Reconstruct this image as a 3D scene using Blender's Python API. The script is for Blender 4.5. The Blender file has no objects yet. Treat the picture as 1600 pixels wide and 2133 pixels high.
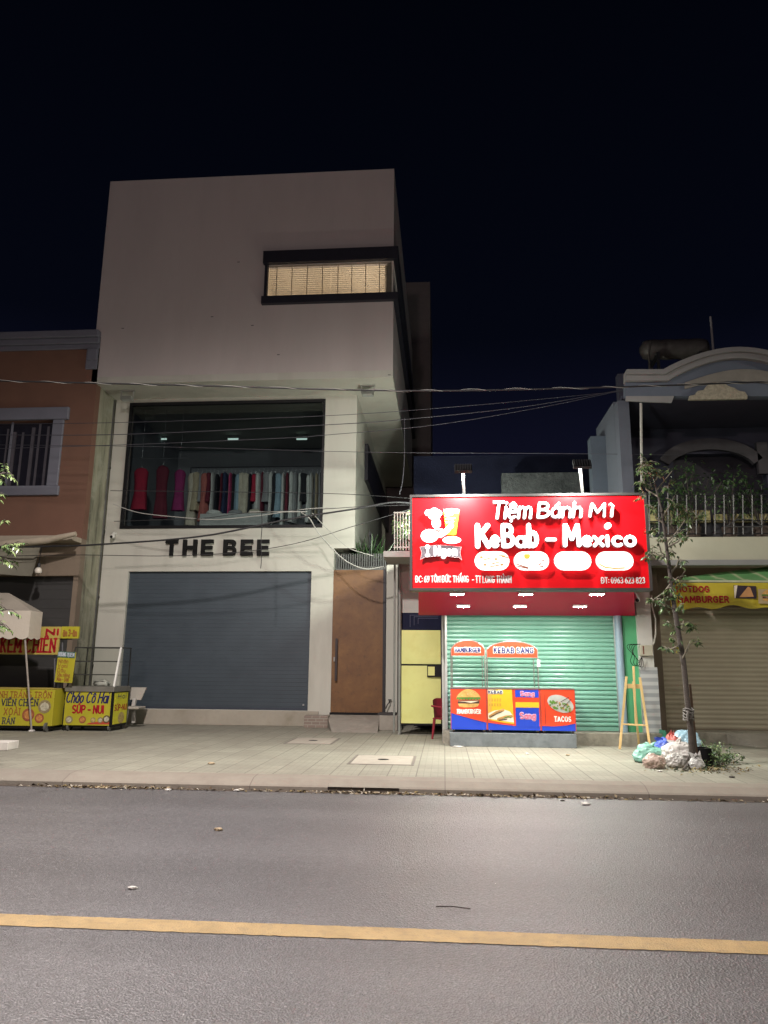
import bpy, bmesh, math, random, unicodedata
from mathutils import Vector, Matrix, noise
R = math.radians
random.seed(7)
S = bpy.context.scene
COL = S.collection

# ------------------------------------------------------------------ camera
EYE = Vector((0, 0, 1.6)); FPX = 1540.0
def _axes():
    p, y, r = R(11.96), R(4.65), R(.49)
    fwd = Vector((-math.sin(y)*math.cos(p), math.cos(y)*math.cos(p), math.sin(p)))
    right = Vector((math.cos(y), math.sin(y), 0)); up = right.cross(fwd)
    return right*math.cos(r)+up*math.sin(r), up*math.cos(r)-right*math.sin(r), fwd
AX, AY, AZ = _axes()
cd = bpy.data.cameras.new('camera'); cam = bpy.data.objects.new('camera', cd); COL.objects.link(cam)
cd.sensor_fit = 'VERTICAL'; cd.sensor_height = 36; cd.sensor_width = 27; cd.lens = 36*FPX/2133
cd.clip_start = .05; cd.clip_end = 900
m3 = Matrix((AX, AY, -AZ)).transposed()
cam.matrix_world = Matrix.Translation(EYE) @ m3.to_4x4()
S.camera = cam

# ------------------------------------------------------------------ night sky
W = bpy.data.worlds.new('World'); S.world = W; W.use_nodes = True
nt = W.node_tree; bg = nt.nodes['Background']
tc = nt.nodes.new('ShaderNodeTexCoord'); sx = nt.nodes.new('ShaderNodeSeparateXYZ'); cr = nt.nodes.new('ShaderNodeValToRGB')
nt.links.new(tc.outputs['Generated'], sx.inputs[0]); nt.links.new(sx.outputs['Z'], cr.inputs[0]); nt.links.new(cr.outputs[0], bg.inputs[0])
e = cr.color_ramp.elements
e[0].position = 0; e[0].color = (.0080, .0082, .0200, 1)
e[1].position = .75; e[1].color = (.0006, .0010, .0028, 1)
k = e.new(.30); k.color = (.0038, .0042, .0118, 1)
k = e.new(.42); k.color = (.0013, .0019, .0050, 1)
bg.inputs[1].default_value = 1.0
S.view_settings.view_transform = 'Standard'; S.view_settings.look = 'None'
S.view_settings.exposure = 0; S.view_settings.gamma = 1
S.cycles.max_bounces = 8; S.cycles.transparent_max_bounces = 12
S.cycles.sample_clamp_indirect = 6; S.cycles.caustics_reflective = False; S.cycles.caustics_refractive = False

# street lamps out of view over this road, and one added fill lamp
def lamp(kind, name, loc, power, col, target=None, **kw):
    l = bpy.data.lights.new(name, kind); l.energy = power; l.color = col
    for a, b in kw.items(): setattr(l, a, b)
    o = bpy.data.objects.new(name, l); COL.objects.link(o); o.location = loc
    if target is not None:
        o.rotation_euler = (Vector(target)-Vector(loc)).to_track_quat('-Z', 'Y').to_euler()
    return o
lamp('SPOT', 'street_and_fill_light', (-4.0, 7.0, 10.0), 8700, (1.0, .90, .865), (-3.8, 8.3, 0), spot_size=R(177), spot_blend=1, shadow_soft_size=.25)
lamp('POINT', 'street_and_fill_light', (-2.0, -14.0, 8.0), 3600, (1.0, .82, .78), shadow_soft_size=.4)  # fill lamp added behind the camera to lighten the upper walls evenly
lamp('SPOT', 'street_and_fill_light', (28.0, 10.0, 9.0), 8000, (1.0, .96, .80), (27.9, 10.0, 0), spot_size=R(179), spot_blend=.06, shadow_soft_size=.25)

# unseen lamp added behind the red sign to light the alley and white house
lamp('POINT', 'added_terrace_light', (-.12, 16.3, 4.9), 620, (.95, 1.0, .87), shadow_soft_size=.08)

# ------------------------------------------------------------------ helpers
def ray(px, py): return AX*((px-800)/FPX) - AY*((py-1066.5)/FPX) + AZ
def at(px, py, Y):                      # the point of the plane y = Y seen at a photo pixel
    d = ray(px, py); return EYE + d*(Y/d.y)
def gr(px, py, z=.15):                  # the point of the level z seen at a photo pixel
    d = ray(px, py); return EYE + d*((z-EYE.z)/d.z)
def rect(x0, y0, x1, y1, Y):            # world x0, x1, z0, z1 of a photo box on plane y = Y
    ym, xm = (y0+y1)/2, (x0+x1)/2
    return at(x0, ym, Y).x, at(x1, ym, Y).x, at(xm, y1, Y).z, at(xm, y0, Y).z

MATS = {}
def M(name, rgb, rough=.6, var=.12, scale=6.0, bump=0, bscale=40, metal=0, emit=0, streak=0, spec=.5, alpha=1, ecol=None, dirt=None, dscale=2.0, damt=.5):
    if name in MATS: return MATS[name]
    m = bpy.data.materials.new(name); m.use_nodes = True; MATS[name] = m
    n = m.node_tree.nodes; L = m.node_tree.links; b = n['Principled BSDF']
    b.inputs['Roughness'].default_value = rough; b.inputs['Metallic'].default_value = metal
    b.inputs['Specular IOR Level'].default_value = spec
    c = n.new('ShaderNodeTexCoord'); mp = n.new('ShaderNodeMapping'); L.new(c.outputs['Object'], mp.inputs[0])
    if streak: mp.inputs['Scale'].default_value = (1, 1, 1/streak)
    nz = n.new('ShaderNodeTexNoise'); nz.inputs['Scale'].default_value = scale; nz.inputs['Detail'].default_value = 6; nz.inputs['Roughness'].default_value = .62
    L.new(mp.outputs[0], nz.inputs['Vector'])
    cr = n.new('ShaderNodeValToRGB'); e = cr.color_ramp.elements
    e[0].position = .3; e[0].color = (*[v*(1-var) for v in rgb], 1); e[1].position = .7; e[1].color = (*[min(1, v*(1+var)) for v in rgb], 1)
    L.new(nz.outputs['Fac'], cr.inputs[0]); out = cr.outputs[0]
    if dirt:
        n2 = n.new('ShaderNodeTexNoise'); n2.inputs['Scale'].default_value = dscale; n2.inputs['Detail'].default_value = 8; n2.inputs['Roughness'].default_value = .68
        L.new(mp.outputs[0], n2.inputs['Vector'])
        r2 = n.new('ShaderNodeValToRGB'); r2.color_ramp.elements[0].position = .5; r2.color_ramp.elements[1].position = .72
        r2.color_ramp.elements[1].color = (damt, damt, damt, 1)
        L.new(n2.outputs['Fac'], r2.inputs[0])
        mx = n.new('ShaderNodeMix'); mx.data_type = 'RGBA'; L.new(r2.outputs[0], mx.inputs['Factor']); L.new(out, mx.inputs['A']); mx.inputs['B'].default_value = (*dirt, 1)
        out = mx.outputs['Result']
    L.new(out, b.inputs['Base Color'])
    rr = n.new('ShaderNodeMapRange'); rr.inputs['To Min'].default_value = max(0.03, rough-.1); rr.inputs['To Max'].default_value = min(1, rough+.1)
    L.new(nz.outputs['Fac'], rr.inputs[0]); L.new(rr.outputs[0], b.inputs['Roughness'])
    if bump:
        bn = n.new('ShaderNodeTexNoise'); bn.inputs['Scale'].default_value = bscale; bn.inputs['Detail'].default_value = 4
        L.new(c.outputs['Object'], bn.inputs['Vector'])
        bp = n.new('ShaderNodeBump'); bp.inputs['Strength'].default_value = bump; bp.inputs['Distance'].default_value = .02
        L.new(bn.outputs['Fac'], bp.inputs['Height']); L.new(bp.outputs[0], b.inputs['Normal'])
    if emit:
        b.inputs['Emission Color'].default_value = (*(ecol or rgb), 1); b.inputs['Emission Strength'].default_value = emit
    if alpha < 1: b.inputs['Alpha'].default_value = alpha
    return m

def glass(name, tint=(.8, .85, .85), refl=.9, rough=.02):
    if name in MATS: return MATS[name]
    m = bpy.data.materials.new(name); m.use_nodes = True; MATS[name] = m
    n = m.node_tree.nodes; L = m.node_tree.links; n.remove(n['Principled BSDF'])
    t = n.new('ShaderNodeBsdfTransparent'); t.inputs[0].default_value = (*tint, 1)
    g = n.new('ShaderNodeBsdfGlossy'); g.inputs['Roughness'].default_value = rough; g.inputs[0].default_value = (refl,)*3+(1,)
    f = n.new('ShaderNodeFresnel'); f.inputs[0].default_value = 1.5
    x = n.new('ShaderNodeMixShader'); L.new(f.outputs[0], x.inputs[0]); L.new(t.outputs[0], x.inputs[1]); L.new(g.outputs[0], x.inputs[2])
    L.new(x.outputs[0], n['Material Output'].inputs[0]); return m

def wpos(o):
    v = Vector((0, 0, 0))
    while o: v = v + Vector(o.location); o = o.parent
    return v

def tag(o, label=None, cat=None, group=None, kind=None):
    if label: o['label'] = label
    if cat: o['category'] = cat
    if group: o['group'] = group
    if kind: o['kind'] = kind
    return o

def thing(name, label, cat, loc, group=None):
    o = bpy.data.objects.new(name, None); COL.objects.link(o); o.location = loc; o.empty_display_size = .1
    return tag(o, label, cat, group)

class MB:
    def __init__(s): s.v = []; s.f = []; s.m = []; s.sm = []
    def add(s, vs, fs, mi=0, smooth=False):
        b = len(s.v); s.v += [Vector(v) for v in vs]
        for f in fs: s.f.append([b+i for i in f]); s.m.append(mi); s.sm.append(smooth)
        return s
    def box(s, x0, x1, y0, y1, z0, z1, mi=0):
        if x0 > x1: x0, x1 = x1, x0
        if y0 > y1: y0, y1 = y1, y0
        if z0 > z1: z0, z1 = z1, z0
        v = [(x, y, z) for x in (x0, x1) for y in (y0, y1) for z in (z0, z1)]
        return s.add(v, [(0, 1, 3, 2), (4, 6, 7, 5), (0, 4, 5, 1), (2, 3, 7, 6), (0, 2, 6, 4), (1, 5, 7, 3)], mi)
    def bar(s, a, b, w, d=None, mi=0, up=None):      # a rectangular bar from a to b
        a, b = Vector(a), Vector(b); t = (b-a).normalized(); d = d or w
        u = Vector(up) if up else (Vector((0, 1, 0)) if abs(t.y) < .9 else Vector((0, 0, 1)))
        p = t.cross(u).normalized()*(w/2); q = p.cross(t).normalized()*(d/2)
        v = [c+i*p+j*q for c in (a, b) for i, j in ((-1, -1), (1, -1), (1, 1), (-1, 1))]
        return s.add(v, [(3, 2, 1, 0), (4, 5, 6, 7), (0, 1, 5, 4), (1, 2, 6, 5), (2, 3, 7, 6), (3, 0, 4, 7)], mi)
    def tube(s, pts, r, seg=8, mi=0, cap=True):      # round tube along points, r number or list
        pts = [Vector(p) for p in pts]; n = len(pts); rr = r if isinstance(r, (list, tuple)) else [r]*n
        rings = []; ref = None
        for i, p in enumerate(pts):
            t = (pts[min(i+1, n-1)]-pts[max(i-1, 0)]).normalized()
            if ref is None: ref = Vector((0, 0, 1)) if abs(t.z) < .9 else Vector((1, 0, 0))
            a = (ref - t*ref.dot(t)); a = a.normalized() if a.length > 1e-6 else t.orthogonal().normalized()
            ref = a; b = t.cross(a)
            rings.append([p+(a*math.cos(2*math.pi*k/seg)+b*math.sin(2*math.pi*k/seg))*rr[i] for k in range(seg)])
        vs = [v for q in rings for v in q]; fs = []
        for i in range(n-1):
            for k in range(seg): fs.append((i*seg+k, i*seg+(k+1) % seg, (i+1)*seg+(k+1) % seg, (i+1)*seg+k))
        s.add(vs, fs, mi, True)
        if cap:
            s.add(rings[0], [tuple(range(seg))[::-1]], mi); s.add(rings[-1], [tuple(range(seg))], mi)
        return s
    def prism(s, F, poly, d0, d1, mi=0):             # 2-D outline in a frame, between depths d0 (back) and d1 (front)
        n = len(poly)
        bm = bmesh.new(); vs = [bm.verts.new((p[0], p[1], 0)) for p in poly]
        f = bm.faces.new(vs); f.normal_update()
        flip = f.normal.z < 0
        r = bmesh.ops.triangulate(bm, faces=[f]); bm.verts.index_update()
        tris = [[v.index for v in t.verts] for t in bm.faces]; bm.free()
        front = [F(p[0], p[1], d1) for p in poly]; back = [F(p[0], p[1], d0) for p in poly]
        s.add(front, tris, mi)
        if d0 != d1:
            s.add(back, [t[::-1] for t in tris], mi)
            s.add(front+back, [(i, n+i, n+(i+1) % n, (i+1) % n) if not flip else (i, (i+1) % n, n+(i+1) % n, n+i) for i in range(n)], mi)
        return s
    def wall(s, x0, x1, z0, z1, y, th, holes=(), mi=0, rm=None):   # wall facing -y with rectangular openings
        xs = sorted({x0, x1, *[h[0] for h in holes], *[h[1] for h in holes]}); zs = sorted({z0, z1, *[h[2] for h in holes], *[h[3] for h in holes]})
        xs = [x for x in xs if x0-1e-6 <= x <= x1+1e-6]; zs = [z for z in zs if z0-1e-6 <= z <= z1+1e-6]
        solid = lambda a, b: not any(h[0]-1e-6 <= a and a <= h[1]+1e-6 and h[2]-1e-6 <= b <= h[3]+1e-6 for h in holes)
        g = {}
        for i in range(len(xs)-1):
            for j in range(len(zs)-1): g[i, j] = solid((xs[i]+xs[i+1])/2, (zs[j]+zs[j+1])/2)
        rm = mi if rm is None else rm
        for (i, j), ok in g.items():
            if not ok: continue
            a, b, c, d = xs[i], xs[i+1], zs[j], zs[j+1]
            s.add([(a, y, c), (b, y, c), (b, y, d), (a, y, d)], [(0, 1, 2, 3)], mi)
            s.add([(a, y+th, c), (b, y+th, c), (b, y+th, d), (a, y+th, d)], [(3, 2, 1, 0)], mi)
            for di, dj, q in ((-1, 0, [(a, y, c), (a, y, d), (a, y+th, d), (a, y+th, c)]), (1, 0, [(b, y, c), (b, y+th, c), (b, y+th, d), (b, y, d)]),
                              (0, -1, [(a, y, c), (a, y+th, c), (b, y+th, c), (b, y, c)]), (0, 1, [(a, y, d), (b, y, d), (b, y+th, d), (a, y+th, d)])):
                if not g.get((i+di, j+dj), False): s.add(q, [(0, 1, 2, 3)], rm)
        return s
    def leaf(s, p, d, n, ln, w, mi=0):                # a folded leaf of four triangles
        d = d.normalized(); sd = d.cross(n)
        sd = sd.normalized() if sd.length > 1e-5 else d.orthogonal().normalized(); nn = sd.cross(d)
        a = p+d*ln*.45+sd*w/2+nn*w*.22; b = p+d*ln*.45-sd*w/2+nn*w*.22; t = p+d*ln-nn*ln*.12; c = p+d*ln*.5
        return s.add([p, a, t, b, c], [(0, 4, 1), (1, 4, 2), (0, 3, 4), (3, 2, 4)], mi, True)
    def build(s, name, mats, parent=None, bevel=0, label=None):
        if not isinstance(mats, (list, tuple)): mats = [mats]
        o0 = wpos(parent) if parent else Vector((0, 0, 0))
        me = bpy.data.meshes.new(name)
        me.from_pydata([v-o0 for v in s.v], [], s.f)
        for m in mats: me.materials.append(m)
        me.polygons.foreach_set('material_index', s.m); me.polygons.foreach_set('use_smooth', s.sm)
        me.update()
        o = bpy.data.objects.new(name, me); COL.objects.link(o)
        if parent: o.parent = parent
        if bevel:
            b = o.modifiers.new('bevel', 'BEVEL'); b.width = bevel; b.segments = 2; b.limit_method = 'ANGLE'; b.angle_limit = R(40)
        if label: o['label'] = label
        return o
    def solo(s, name, mats, label, cat, group=None, bevel=0, kind=None):   # a thing that is one mesh, origin at its base
        lo = Vector((min(v.x for v in s.v), min(v.y for v in s.v), min(v.z for v in s.v))); hi = Vector((max(v.x for v in s.v), max(v.y for v in s.v), 0))
        c = Vector(((lo.x+hi.x)/2, (lo.y+hi.y)/2, lo.z)); s.v = [v-c for v in s.v]
        o = s.build(name, mats, None, bevel); o.location = c
        return tag(o, label, cat, group, kind)

def smooth(pts, k=8):                # Catmull-Rom points through pts
    P_ = [Vector(p) for p in pts]; out = []
    for i in range(len(P_)-1):
        p0, p1, p2, p3 = P_[max(i-1, 0)], P_[i], P_[i+1], P_[min(i+2, len(P_)-1)]
        for j in range(k):
            t = j/k; out.append(.5*((2*p1)+(p2-p0)*t+(2*p0-5*p1+4*p2-p3)*t*t+(3*p1-p0-3*p2+p3)*t**3))
    return out+[P_[-1]]
def front(Y):                      # frame of a plane facing the street: (x, z, depth towards the street)
    return lambda u, v, d=0: Vector((u, Y-d, v))
def side(X):                       # frame of a plane facing +x
    return lambda u, v, d=0: Vector((X+d, u, v))

# ------------------------------------------------------------------ lettering: a stroke alphabet
def arc(cx, cy, rx, ry, a0, a1, n=9):
    return [(cx+rx*math.cos(R(a0+(a1-a0)*i/(n-1))), cy+ry*math.sin(R(a0+(a1-a0)*i/(n-1)))) for i in range(n)]
def bow(x, y0, y1, w): return [(x, y1)]+arc(x+w*.45, (y0+y1)/2, w*.55, (y1-y0)/2, 90, -90, 9)+[(x, y0)]
GL = {
 'A': (.72, [[(0, 0), (.36, 1), (.72, 0)], [(.14, .34), (.58, .34)]]),
 'B': (.6, [[(0, 0), (0, 1)], bow(0, .53, 1, .52), bow(0, 0, .53, .6)]),
 'C': (.66, [arc(.36, .5, .36, .5, 48, 312, 13)]),
 'D': (.66, [[(0, 0), (0, 1)], bow(0, 0, 1, .66)]),
 'Đ': (.66, [[(0, 0), (0, 1)], bow(0, 0, 1, .66), [(-.14, .5), (.28, .5)]]),
 'E': (.52, [[(.52, 1), (0, 1), (0, 0), (.52, 0)], [(0, .52), (.44, .52)]]),
 'G': (.7, [arc(.36, .5, .36, .5, 48, 330, 13)+[(.69, .45), (.42, .45)]]),
 'H': (.62, [[(0, 0), (0, 1)], [(.62, 0), (.62, 1)], [(0, .52), (.62, .52)]]),
 'I': (.0, [[(0, 0), (0, 1)]]),
 'K': (.6, [[(0, 0), (0, 1)], [(.58, 1), (.04, .46)], [(.2, .6), (.6, 0)]]),
 'L': (.48, [[(0, 1), (0, 0), (.48, 0)]]),
 'M': (.8, [[(0, 0), (.05, 1), (.4, .3), (.75, 1), (.8, 0)]]),
 'N': (.62, [[(0, 0), (0, 1), (.62, 0), (.62, 1)]]),
 'O': (.72, [arc(.36, .5, .36, .5, 90, 450, 17)]),
 'P': (.58, [[(0, 0), (0, 1)], bow(0, .45, 1, .58)]),
 'R': (.6, [[(0, 0), (0, 1)], bow(0, .47, 1, .56), [(.28, .47), (.6, 0)]]),
 'S': (.56, [arc(.28, .745, .27, .255, 40, 270, 9)+arc(.28, .245, .28, .245, 90, -140, 9)[1:]]),
 'T': (.6, [[(0, 1), (.6, 1)], [(.3, 1), (.3, 0)]]),
 'U': (.62, [[(0, 1), (0, .32)]+arc(.31, .31, .31, .31, 180, 360, 9)+[(.62, 1)]]),
 'V': (.68, [[(0, 1), (.34, 0), (.68, 1)]]),
 'X': (.64, [[(0, 0), (.64, 1)], [(0, 1), (.64, 0)]]),
 'a': (.46, [arc(.23, .33, .23, .33, 60, 300, 11), [(.46, .66), (.46, 0)]]),
 'b': (.48, [[(0, 1), (0, 0)], arc(.24, .33, .24, .33, 150, -150, 11)]),
 'c': (.44, [arc(.25, .33, .25, .33, 50, 310, 11)]),
 'e': (.48, [[(.03, .36), (.46, .38)]+arc(.25, .33, .24, .33, 10, 310, 12)]),
 'g': (.46, [arc(.23, .33, .23, .33, 60, 300, 11), [(.46, .66), (.46, -.12)]+arc(.24, -.12, .22, .18, 0, -150, 7)]),
 'h': (.44, [[(0, 1), (0, 0)], [(0, .4)]+arc(.22, .42, .22, .24, 180, 0, 7)+[(.44, 0)]]),
 'i': (.0, [[(0, .66), (0, 0)], [(0, .93), (0, .95)]]),
 'ı': (.0, [[(0, .66), (0, 0)]]),
 'k': (.44, [[(0, 1), (0, 0)], [(.4, .66), (.05, .3)], [(.16, .4), (.44, 0)]]),
 'l': (.0, [[(0, 1), (0, 0)]]),
 'm': (.76, [[(0, .66), (0, 0)], [(0, .42)]+arc(.19, .45, .19, .21, 180, 0, 7)+[(.38, 0)], [(.38, .42)]+arc(.57, .45, .19, .21, 180, 0, 7)+[(.76, 0)]]),
 'n': (.44, [[(0, .66), (0, 0)], [(0, .4)]+arc(.22, .42, .22, .24, 180, 0, 7)+[(.44, 0)]]),
 'o': (.5, [arc(.25, .33, .25, .33, 90, 450, 15)]),
 'r': (.3, [[(0, .66), (0, 0)], [(0, .4)]+arc(.22, .42, .22, .24, 180, 60, 6)]),
 'u': (.44, [[(0, .66), (0, .24)]+arc(.22, .24, .22, .24, 180, 360, 7)+[(.44, .66), (.44, 0)]]),
 'x': (.46, [[(0, 0), (.46, .66)], [(0, .66), (.46, 0)]]),
 'D': (.66, [[(0, 0), (0, 1)], bow(0, 0, 1, .66)]),
 '-': (.36, [[(0, .42), (.36, .42)]]), ':': (.0, [[(0, .16), (0, .18)], [(0, .62), (0, .64)]]),
 '0': (.52, [arc(.26, .5, .26, .5, 90, 450, 15)]),
 '2': (.52, [arc(.26, .72, .25, .28, 160, -30, 9)+[(0, 0), (.52, 0)]]),
 '3': (.5, [arc(.23, .75, .24, .25, 150, -80, 9)+arc(.23, .26, .26, .26, 80, -150, 9)]),
 '6': (.52, [arc(.26, .3, .26, .3, 90, 450, 13), [(.02, .36), (.1, .75), (.42, 1)]]),
 '8': (.52, [arc(.26, .75, .22, .25, 90, 450, 13), arc(.26, .26, .26, .26, 90, 450, 13)]),
 '9': (.52, [arc(.26, .7, .26, .3, 90, 450, 13), [(.5, .64), (.42, .25), (.1, 0)]]),
 '1': (.2, [[(0, .8), (.2, 1), (.2, 0)]]), '5': (.5, [[(.46, 1), (.06, 1), (.03, .58)]+arc(.22, .32, .28, .32, 110, -140, 10)]),
}
def glyphs(txt, gap, serif):
    out = []; x = 0
    for ch in txt:
        if ch == ' ': x += .36; continue
        if ch == 'Đ': base, marks = 'Đ', ''
        else:
            d = unicodedata.normalize('NFD', ch); base, marks = d[0], d[1:]
        if marks and base == 'i' and '\u0323' != marks: base = 'ı'
        w, st = GL[base]; up = base.isupper(); h = 1 if up else .66
        st = [list(p) for p in st]; c = w/2
        if serif:
            for p in list(st):
                for q, q2 in ((p[0], p[1]), (p[-1], p[-2])):
                    if abs(q[0]-q2[0]) < .25 and (abs(q[1]) < .02 or abs(q[1]-1) < .02): st.append([(q[0]-.13, q[1]), (q[0]+.13, q[1])])
        top = h+.13
        for mk in marks:
            if mk == '\u0302': st.append([(c-.17, top), (c, top+.15), (c+.17, top)]); top += .14
            elif mk == '\u0306': st.append(arc(c, top+.13, .16, .13, 200, 340, 6)); top += .14
            elif mk == '\u031b': st.append([(w, h*.92), (w+.13, h), (w+.15, h+.12)])
            elif mk == '\u0301': st.append([(c-.02, top), (c+.14, top+.17)])
            elif mk == '\u0300': st.append([(c+.02, top), (c-.14, top+.17)])
            elif mk == '\u0303': st.append([(c-.18, top), (c-.06, top+.1), (c+.06, top), (c+.18, top+.1)])
            elif mk == '\u0323': st.append([(c, -.19), (c, -.18)])
        for p in st: out.append([(q[0]+x, q[1]) for q in p])
        x += w+gap
    return out, x-gap
def stroke(mb, F, pts, w, d, depth, mi=0, seg=6, skirt=None):     # raised stroke with round ends
    pts = [Vector(p) for p in pts]; q = [pts[0]]
    for p in pts[1:]:
        if (p-q[-1]).length > w*.05: q.append(p)
    if len(q) < 2: q = [q[0]-Vector((w*.02, 0)), q[0]+Vector((w*.02, 0))]
    closed = (q[0]-q[-1]).length < w*.12 and len(q) > 6
    rows = []; n = len(q)
    def ring(p, t, k):
        t = t.normalized(); s = Vector((-t.y, t.x))
        r_ = [F(*(p+s*(w/2*k*math.cos(math.pi*j/seg))), d+depth*k*max(0, math.sin(math.pi*j/seg))**.5) for j in range(seg+1)]
        if skirt is not None: r_ = [F(*(p+s*(w/2*k)), skirt)]+r_+[F(*(p-s*(w/2*k)), skirt)]
        return r_
    t0 = q[1]-q[0]; t1 = q[-1]-q[-2]
    if not closed:
        for a in (88, 60, 30): rows.append(ring(q[0]-t0.normalized()*w/2*math.sin(R(a)), t0, math.cos(R(a))))
    for i in range(n):
        a = (q[i]-q[i-1]).normalized() if i else (t0.normalized() if not closed else (q[0]-q[-2]).normalized())
        b = (q[i+1]-q[i]).normalized() if i < n-1 else (t1.normalized() if not closed else (q[1]-q[0]).normalized())
        co = a.dot(b)
        if co > .5: rows.append(ring(q[i], a+b, 1))
        else:
            rows.append(ring(q[i], a, 1))
            for f in (.33, .66): rows.append(ring(q[i], a.lerp(b, f) if (a.lerp(b, f)).length > .1 else a, 1))
            rows.append(ring(q[i], b, 1))
    if not closed:
        for a in (30, 60, 88): rows.append(ring(q[-1]+t1.normalized()*w/2*math.sin(R(a)), t1, math.cos(R(a))))
    k = len(rows[0]); vs = [v for r_ in rows for v in r_]
    q_ = lambda js: [(i*k+j, i*k+j+1, (i+1)*k+j+1, (i+1)*k+j) for i in range(len(rows)-1) for j in js]
    if skirt is None: mb.add(vs, q_(range(k-1)), mi, True)
    else:
        mb.add(vs, q_(range(1, k-2)), mi, True); mb.add(vs, q_((0, k-2)), 1)
def letters(txt, F, x0, x1, z0, z1, mat, parent, w=.16, d=.002, depth=.004, gap=.3, shear=0, serif=False, name='lettering', rot=0, skirt=None):
    st, tw = glyphs(txt, gap, serif); hz = z1-z0; wpad = w*hz/2
    sx = (x1-x0-2*wpad)/max(tw, .01); sz = hz-2*wpad; mb = MB(); cx, cz = (x0+x1)/2, (z0+z1)/2
    for p in st:
        q = []
        for a, b in p:
            X = x0+wpad+a*sx+b*sz*shear; Z = z0+wpad+b*sz
            if rot: X, Z = cx+(X-cx)*math.cos(rot)-(Z-cz)*math.sin(rot), cz+(X-cx)*math.sin(rot)+(Z-cz)*math.cos(rot)
            q.append((X, Z))
        stroke(mb, F, q, w*hz, d, depth, skirt=skirt)
    return mb.build(name, mat, parent)
def plet(txt, px, Y, mat, parent, **kw):              # letters filling a photo box on plane Y
    x0, x1, z0, z1 = rect(*px, Y); return letters(txt, front(Y), x0, x1, z0, z1, mat, parent, **kw)
def ell(cx, cz, rx, rz, n=24, wob=0):
    return [(cx+rx*math.cos(2*math.pi*i/n)*(1+wob*math.sin(i*2.7)), cz+rz*math.sin(2*math.pi*i/n)*(1+wob*math.cos(i*3.3))) for i in range(n)]
def stadium(x0, x1, z0, z1, n=10):
    r = (z1-z0)/2; c = (z0+z1)/2
    return arc(x1-r, c, r, r, -90, 90, n)+arc(x0+r, c, r, r, 90, 270, n)
def blob(c, rx, ry, rz, seed, amp=.25, fr=2.2, sub=4, crease=.12):
    bm = bmesh.new(); bmesh.ops.create_icosphere(bm, subdivisions=sub, radius=1)
    vs = []
    for v in bm.verts:
        p = v.co.copy(); q = p*fr+Vector((seed*3.1, seed*1.7, seed))
        k = 1+amp*noise.noise(q)+crease*(1-abs(noise.noise(q*1.9))*4)*.5+crease*.25*noise.noise(q*5)
        p = p*k; p.z = max(p.z, -.62)
        vs.append(Vector((c[0]+p.x*rx, c[1]+p.y*ry, c[2]+(p.z+.62)*rz)))
    fs = [[v.index for v in f.verts] for f in bm.faces]; bm.free(); return vs, fs

def atX(px, py, X):
    d = ray(px, py); return EYE + d*(X/d.x)
def wallx(mb, u0, u1, z0, z1, X, th, holes=(), mi=0):   # wall facing +x
    t = MB().wall(u0, u1, z0, z1, 0, th, holes)
    return mb.add([(X-v.y, v.x, v.z) for v in t.v], t.f, mi)
YX, YB, YK, YSG, YC, YR, YO = 18.1, 19.3, 15.75, 13.0, 14.95, 17.0, 18.1

# ------------------------------------------------------------------ ground
def node_mat(name):
    m = bpy.data.materials.new(name); m.use_nodes = True; MATS[name] = m
    n = m.node_tree.nodes; L = m.node_tree.links
    c = n.new('ShaderNodeTexCoord'); return m, n, L, n['Principled BSDF'], c.outputs['Object']
def nnoise(n, L, co, sc, det=5, rough=.6):
    z = n.new('ShaderNodeTexNoise'); z.inputs['Scale'].default_value = sc; z.inputs['Detail'].default_value = det; z.inputs['Roughness'].default_value = rough
    L.new(co, z.inputs['Vector']); return z.outputs['Fac']
def ramp(n, L, f, stops):
    r = n.new('ShaderNodeValToRGB'); e = r.color_ramp.elements
    e[0].position, e[0].color = stops[0][0], (*stops[0][1], 1); e[1].position, e[1].color = stops[-1][0], (*stops[-1][1], 1)
    for p, c in stops[1:-1]: k = e.new(p); k.color = (*c, 1)
    L.new(f, r.inputs[0]); return r.outputs[0]
def mixc(n, L, f, a, b, mode='MIX'):
    x = n.new('ShaderNodeMix'); x.data_type = 'RGBA'; x.blend_type = mode
    for k, v in (('Factor', f), ('A', a), ('B', b)):
        if isinstance(v, (int, float)): x.inputs[k].default_value = v
        elif isinstance(v, tuple): x.inputs[k].default_value = (*v, 1)
        else: L.new(v, x.inputs[k])
    return x.outputs['Result']
def bump(n, L, b, h, st, dist, prev=None):
    k = n.new('ShaderNodeBump'); k.inputs['Strength'].default_value = st; k.inputs['Distance'].default_value = dist
    L.new(h, k.inputs['Height'])
    if prev: L.new(prev, k.inputs['Normal'])
    L.new(k.outputs[0], b.inputs['Normal']); return k.outputs[0]

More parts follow.
